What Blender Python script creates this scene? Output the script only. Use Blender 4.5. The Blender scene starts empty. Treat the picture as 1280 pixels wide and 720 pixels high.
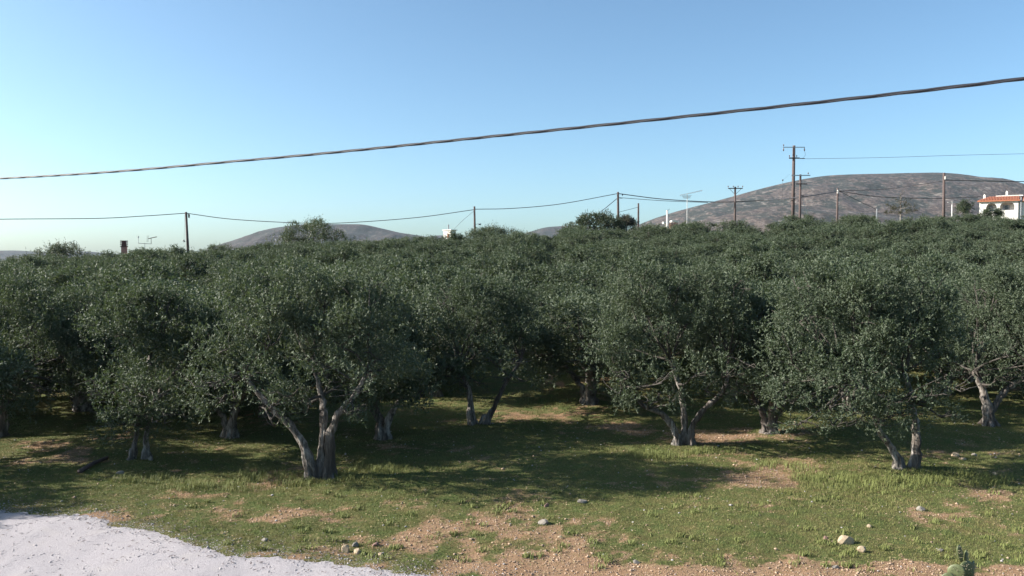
import bpy, math, random
import numpy as np
from mathutils import Vector, Matrix

random.seed(7)
PI = math.pi
sc = bpy.context.scene
COL = sc.collection

# ------------------------------------------------------------------ camera
F = 1000.0                      # focal length in photo pixels (1280 wide)
CAM = Vector((0, 0, 6.2))
PITCH = math.atan(38 / F)       # horizon at row 322
cam_d = bpy.data.cameras.new('camera')
cam_d.sensor_width = 36; cam_d.lens = 36 * F / 1280
cam_d.clip_end = 30000; cam_d.clip_start = 0.1
cam = bpy.data.objects.new('camera', cam_d)
cam.location = CAM; cam.rotation_euler = (PI / 2 - PITCH, 0, 0)
COL.objects.link(cam); sc.camera = cam

# ------------------------------------------------------------------ light
SUN_EL = math.radians(27.5)
SUN_AZ = math.radians(-90)      # measured from +Y (view direction) towards +X
world = bpy.data.worlds.new('World'); sc.world = world; world.use_nodes = True
nt = world.node_tree; nt.nodes.clear()
sky = nt.nodes.new('ShaderNodeTexSky'); sky.sky_type = 'NISHITA'; sky.sun_disc = False
sky.sun_elevation = SUN_EL; sky.sun_rotation = SUN_AZ
sky.altitude = 0; sky.air_density = 0.75; sky.dust_density = 1.4; sky.ozone_density = 3.0
bg = nt.nodes.new('ShaderNodeBackground'); bg.inputs['Strength'].default_value = 0.087
wo = nt.nodes.new('ShaderNodeOutputWorld')
tint = nt.nodes.new('ShaderNodeMix'); tint.data_type = 'RGBA'; tint.blend_type = 'MULTIPLY'; tint.inputs[0].default_value = 1
tint.inputs[7].default_value = (.925, 1.045, .975, 1)      # white balance of the phone camera's clear sky
nt.links.new(sky.outputs[0], tint.inputs[6]); nt.links.new(tint.outputs[2], bg.inputs[0]); nt.links.new(bg.outputs[0], wo.inputs[0])
sun_d = bpy.data.lights.new('sun', 'SUN'); sun_d.energy = 5.0; sun_d.angle = math.radians(0.53)
sun_d.color = (1.0, 0.93, 0.84)
sun = bpy.data.objects.new('sun', sun_d); COL.objects.link(sun)
sdir = Vector((math.sin(SUN_AZ) * math.cos(SUN_EL), math.cos(SUN_AZ) * math.cos(SUN_EL), math.sin(SUN_EL)))
sun.rotation_euler = sdir.to_track_quat('Z', 'Y').to_euler(); sun.location = (0, 0, 60)
sc.view_settings.view_transform = 'Standard'; sc.view_settings.look = 'None'
sc.view_settings.exposure = 1.38; sc.view_settings.gamma = 1.0

# ------------------------------------------------------------------ numpy noise
def _h(ix, iy, seed):
    n = (ix.astype(np.int64) * 374761393 + iy.astype(np.int64) * 668265263 + seed * 1442695041) & 0xffffffff
    n = ((n ^ (n >> 13)) * 1274126177) & 0xffffffff
    return ((n ^ (n >> 16)) & 0xffff) / 65535.0
def vnoise(x, y, seed=0):
    x = np.asarray(x, float); y = np.asarray(y, float)
    ix = np.floor(x); iy = np.floor(y); fx = x - ix; fy = y - iy
    fx = fx * fx * (3 - 2 * fx); fy = fy * fy * (3 - 2 * fy)
    a = _h(ix, iy, seed); b = _h(ix + 1, iy, seed); c = _h(ix, iy + 1, seed); d = _h(ix + 1, iy + 1, seed)
    return (a + (b - a) * fx) * (1 - fy) + (c + (d - c) * fx) * fy
def fbm(x, y, o=4, seed=0):
    s = 0; a = 0.5; t = 0
    for k in range(o):
        s = s + a * vnoise(np.asarray(x) * 2 ** k + 17.3 * k, np.asarray(y) * 2 ** k - 9.1 * k, seed + k); t += a; a *= 0.5
    return s / t
def sstep(a, b, x):
    t = np.clip((np.asarray(x, float) - a) / (b - a), 0, 1); return t * t * (3 - 2 * t)

# ------------------------------------------------------------------ terrain
def gz(x, y, hf=1.0):
    x = np.asarray(x, float); y = np.asarray(y, float)
    rise = np.clip((y - 28) / 72, 0, 1.03); rise = np.where(rise < .12, rise * rise / .24 + 0 * rise, rise - .06) / .94
    xc = np.clip(x, -110, 130)
    z = np.interp(xc, [-110, -64, -41, -24, 0, 36, 64, 130], [.3, 2.0, 3.0, 4.3, 5.35, 6.9, 7.9, 10.6]) * rise
    z = z + 3.4 * np.exp(-(((x - 80) / 26) ** 2 + ((y - 132) / 17) ** 2))
    far = sstep(170, 900, y)
    z = z * (1 - far) - 12 * far
    near = 1 - sstep(60, 120, np.hypot(x, y))
    z = z + near * (0.22 * (fbm(x * .16, y * .16, 3, 5) - .5) + 0.10 * (fbm(x * .8, y * .8, 3, 9) - .5) + hf * .04 * (fbm(x * 4, y * 4, 2, 12) - .5))
    # a low swelling of tall grass ground by the right front trunk
    return z
def gzf(x, y): return float(gz(x, y))
def ray(px, py):
    u = (px - 640) / F; v = -(py - 360) / F
    c, s = math.cos(PITCH), math.sin(PITCH)
    return Vector((u, c + v * s, -s + v * c))
def onground(px, py):
    d = ray(px, py); t = 5.0
    while t < 400:
        p = CAM + d * t
        if p.z <= gzf(p.x, p.y): break
        t += 0.25
    a, b = t - .25, t
    for _ in range(14):
        m = (a + b) / 2; p = CAM + d * m
        if p.z <= gzf(p.x, p.y): b = m
        else: a = m
    p = CAM + d * b
    return Vector((p.x, p.y, gzf(p.x, p.y)))
def at(px, py, Y):
    d = ray(px, py); return CAM + d * (Y / d.y)

# ------------------------------------------------------------------ helpers
def link(o, parent=None):
    COL.objects.link(o)
    if parent is not None: o.parent = parent
    return o
def tag(o, label=None, cat=None, group=None, kind=None):
    if label: o['label'] = label
    if cat: o['category'] = cat
    if group: o['group'] = group
    if kind: o['kind'] = kind
    return o
def empty(name, loc, label, cat, group=None, rz=0):
    e = bpy.data.objects.new(name, None); e.empty_display_size = .3
    e.location = loc; e.rotation_euler = (0, 0, rz); link(e)
    return tag(e, label, cat, group)
def mesh_np(name, V, Fc, mat, smooth=False, attrs=None):
    """V (n,3), Fc (m,k) uniform polygons"""
    me = bpy.data.meshes.new(name)
    V = np.ascontiguousarray(V, np.float32); Fc = np.ascontiguousarray(Fc, np.int32)
    m, k = Fc.shape
    me.vertices.add(len(V)); me.vertices.foreach_set('co', V.ravel())
    me.loops.add(m * k); me.loops.foreach_set('vertex_index', Fc.ravel())
    me.polygons.add(m)
    me.polygons.foreach_set('loop_start', np.arange(0, m * k, k, dtype=np.int32))
    me.polygons.foreach_set('loop_total', np.full(m, k, np.int32))
    if smooth: me.polygons.foreach_set('use_smooth', np.ones(m, bool))
    me.update(calc_edges=True)
    for a, arr in (attrs or {}).items():
        at_ = me.attributes.new(a, 'FLOAT', 'POINT'); at_.data.foreach_set('value', np.asarray(arr, np.float32))
    if mat: me.materials.append(mat)
    return me
class MB:
    """collects quads / ngons into one mesh"""
    def __init__(s): s.v = []; s.f = []; s.sm = False
    def add(s, vs, fs):
        n = len(s.v); s.v += [tuple(v) for v in vs]; s.f += [tuple(i + n for i in f) for f in fs]
    def box(s, c, d, rz=0, M=None):
        cx, cy, cz = c; a, b, h = d[0] / 2, d[1] / 2, d[2] / 2
        vs = [Vector((x, y, z)) for z in (-h, h) for x, y in ((-a, -b), (a, -b), (a, b), (-a, b))]
        R = Matrix.Rotation(rz, 3, 'Z') if M is None else M
        vs = [R @ v + Vector(c) for v in vs]
        s.add(vs, [(3, 2, 1, 0), (4, 5, 6, 7), (0, 1, 5, 4), (1, 2, 6, 5), (2, 3, 7, 6), (3, 0, 4, 7)])
    def tube(s, pts, rad, seg=8, flute=0.0, ph=0.0, cap=True):
        pts = [Vector(p) for p in pts]; n = len(pts)
        if not hasattr(rad, '__len__'): rad = [rad] * n
        rings = []; up = None
        for i, p in enumerate(pts):
            t = (pts[min(i + 1, n - 1)] - pts[max(i - 1, 0)]).normalized()
            if up is None: up = t.orthogonal().normalized()
            up = (up - t * up.dot(t)).normalized(); bi = t.cross(up)
            ring = []
            for k in range(seg):
                a = 2 * PI * k / seg
                r = rad[i] * (1 + flute * (math.sin(3 * a + ph + i * .5) * .6 + math.sin(5 * a - ph * 2 + i * .8) * .4))
                ring.append(p + (up * math.cos(a) + bi * math.sin(a)) * r)
            rings.append(ring)
        vs = [v for r in rings for v in r]
        fs = [(i * seg + k, i * seg + (k + 1) % seg, (i + 1) * seg + (k + 1) % seg, (i + 1) * seg + k) for i in range(n - 1) for k in range(seg)]
        if cap: fs += [tuple(range(seg - 1, -1, -1)), tuple((n - 1) * seg + k for k in range(seg))]
        s.add(vs, fs)
    def cyl(s, p0, p1, r0, r1=None, seg=10): s.tube([p0, p1], [r0, r0 if r1 is None else r1], seg)
    def mesh(s, name, mat, smooth=False):
        me = bpy.data.meshes.new(name); me.from_pydata(s.v, [], s.f)
        if smooth: me.polygons.foreach_set('use_smooth', [True] * len(s.f))
        me.materials.append(mat); me.update(); return me
    def build(s, name, mat, parent=None, smooth=False, loc=None):
        o = bpy.data.objects.new(name, s.mesh(name, mat, smooth)); link(o, parent)
        if loc is not None: o.location = loc
        return o
def smooth_path(P, n):
    """Catmull-Rom through points"""
    P = [Vector(p) for p in P]; Q = [P[0] * 2 - P[1]] + P + [P[-1] * 2 - P[-2]]; out = []
    for i in range(1, len(Q) - 2):
        a, b, c, d = Q[i - 1:i + 3]
        for k in range(n):
            t = k / n
            out.append(0.5 * ((2 * b) + (c - a) * t + (2 * a - 5 * b + 4 * c - d) * t * t + (3 * b - a - 3 * c + d) * t ** 3))
    out.append(P[-1]); return out

# ------------------------------------------------------------------ materials
def new_mat(name):
    m = bpy.data.materials.new(name); m.use_nodes = True; t = m.node_tree; t.nodes.clear()
    out = t.nodes.new('ShaderNodeOutputMaterial'); b = t.nodes.new('ShaderNodeBsdfPrincipled')
    t.links.new(b.outputs[0], out.inputs[0]); return m, t, b
def N(t, ty, **kw):
    n = t.nodes.new(ty)
    for k, v in kw.items():
        if isinstance(k, str) and hasattr(n, k) and k not in n.inputs: setattr(n, k, v)
        else: n.inputs[k].default_value = v
    return n
def noise(t, scale, detail=4, rough=.55, src=None):
    n = t.nodes.new('ShaderNodeTexNoise'); n.inputs['Scale'].default_value = scale
    n.inputs['Detail'].default_value = detail; n.inputs['Roughness'].default_value = rough
    if src is None: src = t.nodes.new('ShaderNodeTexCoord').outputs['Object']
    t.links.new(src, n.inputs['Vector']); return n.outputs[0]
def ramp(t, src, stops):
    r = t.nodes.new('ShaderNodeValToRGB'); t.links.new(src, r.inputs[0]); e = r.color_ramp.elements
    while len(e) < len(stops): e.new(.5)
    for el, (p, c) in zip(e, stops):
        el.position = p; el.color = (*c, 1) if hasattr(c, '__len__') else (c, c, c, 1)
    return r.outputs[0]
def mix(t, fac, a, b, mode='MIX'):
    m = t.nodes.new('ShaderNodeMix'); m.data_type = 'RGBA'; m.blend_type = mode
    for s, v in ((0, fac), (6, a), (7, b)):
        if isinstance(v, bpy.types.NodeSocket): t.links.new(v, m.inputs[s])
        elif s == 0: m.inputs[0].default_value = v
        else: m.inputs[s].default_value = (*v, 1)
    return m.outputs[2]
def attr(t, name):
    a = t.nodes.new('ShaderNodeAttribute'); a.attribute_name = name; return a.outputs['Fac']
def bump(t, b, h, strength=.5, dist=.02):
    n = t.nodes.new('ShaderNodeBump'); n.inputs['Strength'].default_value = strength; n.inputs['Distance'].default_value = dist
    t.links.new(h, n.inputs['Height']); t.links.new(n.outputs[0], b.inputs['Normal'])
def simple(name, col, rough=.7, var=.25, scale=8, metal=0, bmp=0):
    m, t, b = new_mat(name); b.inputs['Roughness'].default_value = rough; b.inputs['Metallic'].default_value = metal
    n = noise(t, scale)
    c = ramp(t, n, [(.25, tuple(x * (1 - var) for x in col)), (.75, tuple(min(1, x * (1 + var)) for x in col))])
    t.links.new(c, b.inputs['Base Color'])
    if bmp: bump(t, b, n, bmp)
    return m

def leaf_mat(name, c0, c1, under, gloss=.42, trans=.25):
    m, t, b = new_mat(name)
    top = mix(t, attr(t, 'tint'), c0, c1)
    oi = t.nodes.new('ShaderNodeObjectInfo')
    top = mix(t, oi.outputs['Random'], mix(t, .30, top, (.018, .034, .022)), mix(t, .45, top, (.070, .088, .054)))
    geo = t.nodes.new('ShaderNodeNewGeometry')
    colr = mix(t, geo.outputs['Backfacing'], top, under)
    t.links.new(colr, b.inputs['Base Color']); b.inputs['Roughness'].default_value = gloss
    b.inputs['Specular IOR Level'].default_value = .35
    tr = t.nodes.new('ShaderNodeBsdfTranslucent'); t.links.new(mix(t, .5, top, (.10, .13, .03)), tr.inputs[0])
    ms = t.nodes.new('ShaderNodeMixShader'); ms.inputs[0].default_value = trans
    out = [n for n in t.nodes if n.type == 'OUTPUT_MATERIAL'][0]
    t.links.new(b.outputs[0], ms.inputs[1]); t.links.new(tr.outputs[0], ms.inputs[2]); t.links.new(ms.outputs[0], out.inputs[0])
    return m
M = {}
M['leaf'] = leaf_mat('olive_leaf', (.023, .048, .021), (.082, .110, .050), (.088, .110, .070), .62, .28)
M['leaf_dark'] = leaf_mat('dark_leaf', (.018, .03, .016), (.045, .06, .025), (.05, .065, .035))
M['leaf_fresh'] = leaf_mat('fresh_leaf', (.03, .05, .018), (.08, .10, .035), (.075, .095, .045))
M['leaf_dry'] = leaf_mat('dry_leaf', (.05, .042, .034), (.09, .075, .055), (.09, .08, .06))
M['blade'] = leaf_mat('grass_blade', (.092, .130, .022), (.34, .29, .105), (.14, .16, .045), .7, .2)

def bark_mat():
    m, t, b = new_mat('olive_bark')
    tc = t.nodes.new('ShaderNodeTexCoord'); mp = t.nodes.new('ShaderNodeMapping'); mp.inputs['Scale'].default_value = (1, 1, .16)
    t.links.new(tc.outputs['Object'], mp.inputs[0])
    n1 = noise(t, 11, 6, .7, mp.outputs[0]); n2 = noise(t, 3, 3, .5, mp.outputs[0])
    c = mix(t, ramp(t, n2, [(.35, 0), (.65, 1)]), ramp(t, n1, [(.3, (.03, .023, .018)), (.44, (.09, .075, .062)), (.54, (.26, .235, .21)), (.72, (.50, .47, .43))]),
            ramp(t, n1, [(.3, (.022, .017, .014)), (.7, (.08, .062, .05))]))
    t.links.new(c, b.inputs['Base Color']); b.inputs['Roughness'].default_value = .9
    bump(t, b, n1, .9, .05); return m
M['bark'] = bark_mat()

def ground_mat():
    m, t, b = new_mat('grassy_ground')
    s = attr(t, 'soil')
    fine = noise(t, 22, 5, .7); mid = noise(t, 2.2, 5, .6); big = noise(t, .35, 3, .5); grit = noise(t, 60, 3, .7)
    grass = mix(t, ramp(t, mid, [(.35, 0), (.65, 1)]), ramp(t, fine, [(.3, (.04, .062, .018)), (.7, (.115, .14, .045))]),
                ramp(t, fine, [(.3, (.06, .058, .022)), (.7, (.17, .14, .06))]))
    earth = ramp(t, grit, [(.25, (.10, .062, .036)), (.5, (.25, .16, .095)), (.72, (.38, .28, .20)), (.85, (.48, .41, .34))])
    earth = mix(t, ramp(t, mid, [(.4, 0), (.7, 1)]), earth, ramp(t, fine, [(.3, (.18, .105, .058)), (.7, (.33, .205, .12))]))
    w = t.nodes.new('ShaderNodeMath'); w.operation = 'ADD'; t.links.new(s, w.inputs[0])
    sub = t.nodes.new('ShaderNodeMath'); sub.operation = 'MULTIPLY_ADD'; t.links.new(fine, sub.inputs[0]); sub.inputs[1].default_value = .7; sub.inputs[2].default_value = -.35
    t.links.new(sub.outputs[0], w.inputs[1])
    c = mix(t, ramp(t, w.outputs[0], [(.38, 0), (.6, 1)]), grass, earth)
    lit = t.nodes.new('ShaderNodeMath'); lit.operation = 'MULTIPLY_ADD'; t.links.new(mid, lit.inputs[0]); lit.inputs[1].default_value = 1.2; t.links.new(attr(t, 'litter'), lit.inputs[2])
    c = mix(t, ramp(t, lit.outputs[0], [(1.0, 0), (1.26, .92)]), c, ramp(t, grit, [(.35, (.030, .023, .015)), (.6, (.050, .038, .024)), (.8, (.11, .08, .05))]))  # litter-brown darkening under the crowns, painted in to deepen their shade
    t.links.new(c, b.inputs['Base Color']); b.inputs['Roughness'].default_value = .95; b.inputs['Specular IOR Level'].default_value = .15
    h = mix(t, .5, fine, grit); bump(t, b, h, .8, .05)
    return m
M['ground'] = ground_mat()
def road_mat():
    m, t, b = new_mat('crushed_white_gravel')
    g = noise(t, 45, 4, .75); k = noise(t, 1.3, 4, .6); sp = noise(t, 9, 2, .5)
    c = ramp(t, g, [(.3, (.24, .225, .23)), (.45, (.36, .335, .35)), (.65, (.45, .42, .44))])
    c = mix(t, ramp(t, sp, [(.70, 0), (.78, .55)]), c, (.22, .19, .16))
    c = mix(t, ramp(t, k, [(.55, 0), (.8, .35)]), c, (.45, .41, .37))
    t.links.new(c, b.inputs['Base Color']); b.inputs['Roughness'].default_value = .95
    bump(t, b, noise(t, 70, 3, .7), 1.0, .03); return m
M['road'] = road_mat()
def hill_mat(k=1.0):
    m, t, b = new_mat('scrub_hillside')
    tc = t.nodes.new('ShaderNodeTexCoord'); mp = t.nodes.new('ShaderNodeMapping'); mp.inputs['Scale'].default_value = (1, .5, 1.6)
    t.links.new(tc.outputs['Object'], mp.inputs[0]); P = mp.outputs[0]
    big = noise(t, .008, 5, .6, P); mid = noise(t, .035, 6, .7, P); fine = noise(t, .14, 4, .75, P)
    rock = ramp(t, fine, [(.35, (.020 * k, .0145 * k, .013 * k)), (.5, (.052 * k, .038 * k, .033 * k)), (.68, (.145 * k, .115 * k, .098 * k))])
    scrub = ramp(t, fine, [(.35, (.007, .011, .009)), (.65, (.028, .030, .024))])
    a = t.nodes.new('ShaderNodeMath'); a.operation = 'MULTIPLY_ADD'; t.links.new(big, a.inputs[0]); a.inputs[1].default_value = .8; t.links.new(mid, a.inputs[2])
    c = mix(t, ramp(t, a.outputs[0], [(.84, 0), (.94, 1)]), scrub, rock)
    pale = ramp(t, noise(t, .05, 5, .75, P), [(.56, 0), (.66, .85)])
    c = mix(t, pale, c, (.19 * k, .168 * k, .148 * k))
    t.links.new(c, b.inputs['Base Color']); b.inputs['Roughness'].default_value = 1
    bump(t, b, mid, .6, 8); return m
M['hill'] = hill_mat(.9); M['scrub'] = hill_mat(.5)       # the lower far hills carry thicker dark scrub
M['white'] = simple('white_render', (.62, .60, .56), .8, .04, 3)
M['tile'] = simple('terracotta', (.33, .12, .065), .85, .25, 6)
M['brick'] = simple('chimney_brick', (.095, .04, .037), .9, .3, 8)
M['pinkstone'] = simple('pink_plaster', (.30, .16, .13), .9, .15, 4)
M['wood'] = simple('creosoted_wood', (.06, .040, .036), .85, .35, 5, bmp=.3)
M['wood_red'] = simple('weathered_red_wood', (.075, .052, .047), .85, .3, 5, bmp=.3)
M['steel'] = simple('galvanised_steel', (.42, .42, .42), .45, .15, 10, .7)
M['concrete'] = simple('concrete', (.55, .53, .50), .9, .1, 4)
M['dark'] = simple('dark_metal', (.04, .04, .045), .5, .2, 10)
M['black'] = simple('black_cable', (.022, .022, .028), .55, .2, 30)
M['twig'] = simple('olive_twig_bark', (.05, .043, .036), .9, .3, 9)
M['glass'] = simple('window_glass', (.03, .035, .045), .08, .1, 4)
M['shutter'] = simple('grey_shutter', (.25, .26, .28), .6, .1, 8)
M['ceramic'] = simple('insulator_ceramic', (.10, .05, .04), .3, .1, 10)
M['stone'] = simple('cream_limestone', (.36, .28, .19), .9, .2, 14, bmp=.5)
M['stone_grey'] = simple('grey_limestone', (.20, .18, .155), .9, .25, 14, bmp=.5)
M['stone_red'] = simple('reddish_stone', (.20, .12, .10), .9, .25, 14, bmp=.5)
M['pebble'] = simple('mixed_pebbles', (.32, .23, .165), .9, .5, 1.7)
M['pebble_w'] = simple('white_chippings', (.34, .315, .315), .9, .45, 40)
M['straw'] = simple('dry_straw', (.36, .27, .15), .9, .3, 3)
M['cactus'] = simple('cactus_pad', (.090, .105, .045), .55, .3, 12, bmp=.2)
M['spine'] = simple('cactus_spine', (.25, .22, .15), .6, .1, 10)

# ------------------------------------------------------------------ ground sheet
PATCH = [  # (px, py, rx, ry, amount) bare soil (+) or grass (-) patches, in photo pixels, laid on the ground
    (900, 716, 420, 15, .9), (1250, 722, 140, 14, .9), (640, 700, 110, 20, .55), (490, 676, 85, 18, .75), (580, 660, 70, 18, .5),
    (690, 678, 60, 14, .35), (800, 690, 70, 14, .35), (740, 655, 70, 10, .3), (960, 604, 70, 16, .45), (1010, 588, 40, 8, .4),
    (300, 650, 45, 10, .45), (230, 620, 60, 8, .3), (110, 648, 80, 6, .35), (1160, 648, 80, 14, .4), (1100, 660, 40, 8, .4), (1215, 618, 50, 10, .3),
    (370, 598, 60, 12, .35), (560, 560, 60, 8, .3), (780, 535, 70, 10, .5), (900, 545, 60, 9, .45), (90, 572, 50, 7, .5), (650, 520, 70, 8, .4),
    (880, 655, 140, 22, -.5), (1060, 655, 110, 20, -.45), (1200, 690, 120, 14, -.45), (300, 670, 120, 14, -.35), (1080, 612, 80, 20, -.6),
    (150, 605, 120, 12, -.4), (480, 600, 90, 20, -.4)]
GP = []
for (px, py, rx, ry, a) in PATCH:
    c = onground(px, py); e = onground(px + rx, py); n_ = onground(px, min(py + ry, 745)); GP.append((c.x, c.y, abs(e.x - c.x), max(abs(n_.y - c.y), .25), a))
def soil(x, y):
    s = .20 + .8 * (fbm(x * .5, y * .5, 4, 31) - .5) + .95 * (fbm(x * 2.2, y * 2.2, 4, 37) - .5) + .5 * (fbm(x * 8, y * 8, 2, 38) - .5)
    wx = x + 1.6 * (fbm(x * 1.1, y * 1.1, 4, 41) - .5); wy = y + 1.6 * (fbm(x * 1.1, y * 1.1, 4, 43) - .5)
    for cx, cy, rx, ry, a in GP:
        s = s + a * np.exp(-1.2 * (((wx - cx) / rx) ** 2 + ((wy - cy) / ry) ** 2) ** 1.3)
    return np.clip(s, 0, 1.1)
def litter_shade_mask(x, y):      # painted shade under the crowns, behind the front trunks, in leaf-litter brown
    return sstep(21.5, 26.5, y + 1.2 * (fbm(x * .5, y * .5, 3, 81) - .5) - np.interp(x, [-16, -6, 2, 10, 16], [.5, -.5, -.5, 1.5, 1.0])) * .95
def geo(a, b, n): return np.geomspace(a, b, n)
xs = np.concatenate([-17 - geo(.18, 7000, 50)[::-1], np.arange(-17, 17.01, .13), 17 + geo(.18, 7000, 50)])
ys = np.concatenate([14 - geo(.2, 3000, 34)[::-1], np.arange(14, 31.01, .12), 31 + geo(.18, 8000, 90)])
X, Y = np.meshgrid(xs, ys); Z = gz(X, Y)
nx, ny = len(xs), len(ys)
idx = np.arange(nx * ny).reshape(ny, nx)
Fq = np.stack([idx[:-1, :-1], idx[:-1, 1:], idx[1:, 1:], idx[1:, :-1]], -1).reshape(-1, 4)
V = np.stack([X, Y, Z], -1).reshape(-1, 3)
gm = mesh_np('ground', V, Fq, M['ground'], True, {'soil': soil(V[:, 0], V[:, 1]), 'litter': litter_shade_mask(V[:, 0], V[:, 1])})  # the litter attribute carries the painted under-crown shade
tag(link(bpy.data.objects.new('ground', gm)), kind='structure')

# road: pale gravel, bottom left
RE = [onground(*p) for p in ((0, 634), (40, 641), (130, 650), (200, 669), (290, 691), (400, 700), (500, 714), (545, 722))]
ex = np.array([-60, -30, -18] + [p.x for p in RE] + [1.5, 6, 30]); ey = np.array([30, 24, 21.2] + [p.y for p in RE] + [14.2, 12.6, 10])
def road_edge(x, rag=1): return .30 + np.interp(x, ex, ey) + rag * (.55 * (fbm(x * 1.2, x * 0 + 3, 3, 51) - .5) + .22 * (fbm(x * 7, x * 0, 3, 53) - .5))
rx = np.concatenate([np.arange(-60, -16, .5), np.arange(-16, 3, .03), np.arange(3, 30, .5)])
rows = [0, .06, .12, .2, .3, .4, .5, .65, .8, 1.0, 1.2, 1.4, 1.6, 1.8, 2, 2.3, 2.6, 2.9, 3.2, 3.5, 3.8, 4.1, 4.5, 4.9, 5.3, 5.7, 6.1, 7, 8, 10, 14, 22, 34]
RV = []
for j, dy in enumerate(rows):
    y = road_edge(rx, max(.15, 1 - dy * .6)) - dy
    lift = -.022 + .047 * float(sstep(0, .75, dy))
    RV.append(np.stack([rx, y, gz(rx, y, 0) + lift + .006 * fbm(rx * 9, y * 9, 2, 3)], -1))
RV = np.array(RV); n1 = len(rx); idx = np.arange(len(rows) * n1).reshape(len(rows), n1)
Fr = np.stack([idx[1:, :-1], idx[1:, 1:], idx[:-1, 1:], idx[:-1, :-1]], -1).reshape(-1, 4)
tag(link(bpy.data.objects.new('road', mesh_np('road', RV.reshape(-1, 3), Fr, M['road'], True))), kind='structure')

# ------------------------------------------------------------------ hills
def hill(name, prof, D, depth, seed, rough=1.0, mat='hill'):
    """prof: list of (px, py) skyline points; D: distance of the ridge"""
    P = [at(px, py, D) for px, py in prof]; hx = np.array([p.x for p in P]); hz = np.array([p.z for p in P])
    xs = np.linspace(hx[0], hx[-1], 250); top = np.interp(xs, hx, hz)
    k = np.ones(13) / 13; top = np.convolve(np.pad(top, 6, 'edge'), k, 'valid')
    vs = np.linspace(-1, 1, 60); base = -22.0
    Xg, Vg = np.meshgrid(xs, vs)
    Yg = D + Vg * depth
    shape = np.clip(1 - np.abs(Vg) ** 1.35, 0, 1)
    Tg = np.broadcast_to(top, Xg.shape)
    n = fbm(Xg / 160, Yg / 160, 5, seed) - .5; gul = np.abs(fbm(Xg / 260 + .3 * n, Yg / 700, 4, seed + 9) - .5)
    Zg = base + (Tg - base) * shape + rough * (n * 40 - gul * 80 + 10) * np.minimum(shape * 2, 1) * np.clip(np.abs(Vg) * 3, .06, 1) * (shape > 0)
    V = np.stack([Xg, Yg, Zg], -1).reshape(-1, 3); idx = np.arange(V.shape[0]).reshape(Xg.shape)
    Fh = np.stack([idx[:-1, :-1], idx[:-1, 1:], idx[1:, 1:], idx[1:, :-1]], -1).reshape(-1, 4)
    tag(link(bpy.data.objects.new(name, mesh_np(name, V, Fh, M[mat], True))), kind='structure')
hill('hill', [(740, 335), (780, 290), (806, 277), (840, 266), (880, 255), (900, 250), (940, 238), (980, 228), (1030, 219), (1100, 217), (1180, 215), (1215, 220), (1245, 230), (1285, 241), (1350, 262), (1440, 300), (1500, 340)], 1900, 620, 3)
hill('hill', [(800, 340), (850, 281), (890, 272), (930, 262), (985, 256), (1040, 262), (1100, 268), (1160, 280), (1240, 335)], 1250, 300, 23, .8)
hill('hill', [(252, 350), (268, 325), (284, 309), (310, 296), (345, 285), (375, 280.5), (420, 280), (455, 280), (480, 286), (500, 291), (530, 295), (552, 300), (600, 345)], 2300, 500, 13, .9, 'scrub')
hill('hill', [(500, 345), (530, 296), (552, 293.5), (575, 296), (620, 303), (655, 292), (680, 284), (720, 281), (760, 286), (800, 292), (860, 340)], 2900, 500, 33, .8, 'scrub')
hill('hill', [(-160, 345), (-100, 322), (-30, 314), (20, 312.5), (60, 315), (110, 314), (140, 319), (190, 345)], 2600, 500, 43, .8, 'scrub')

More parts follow.
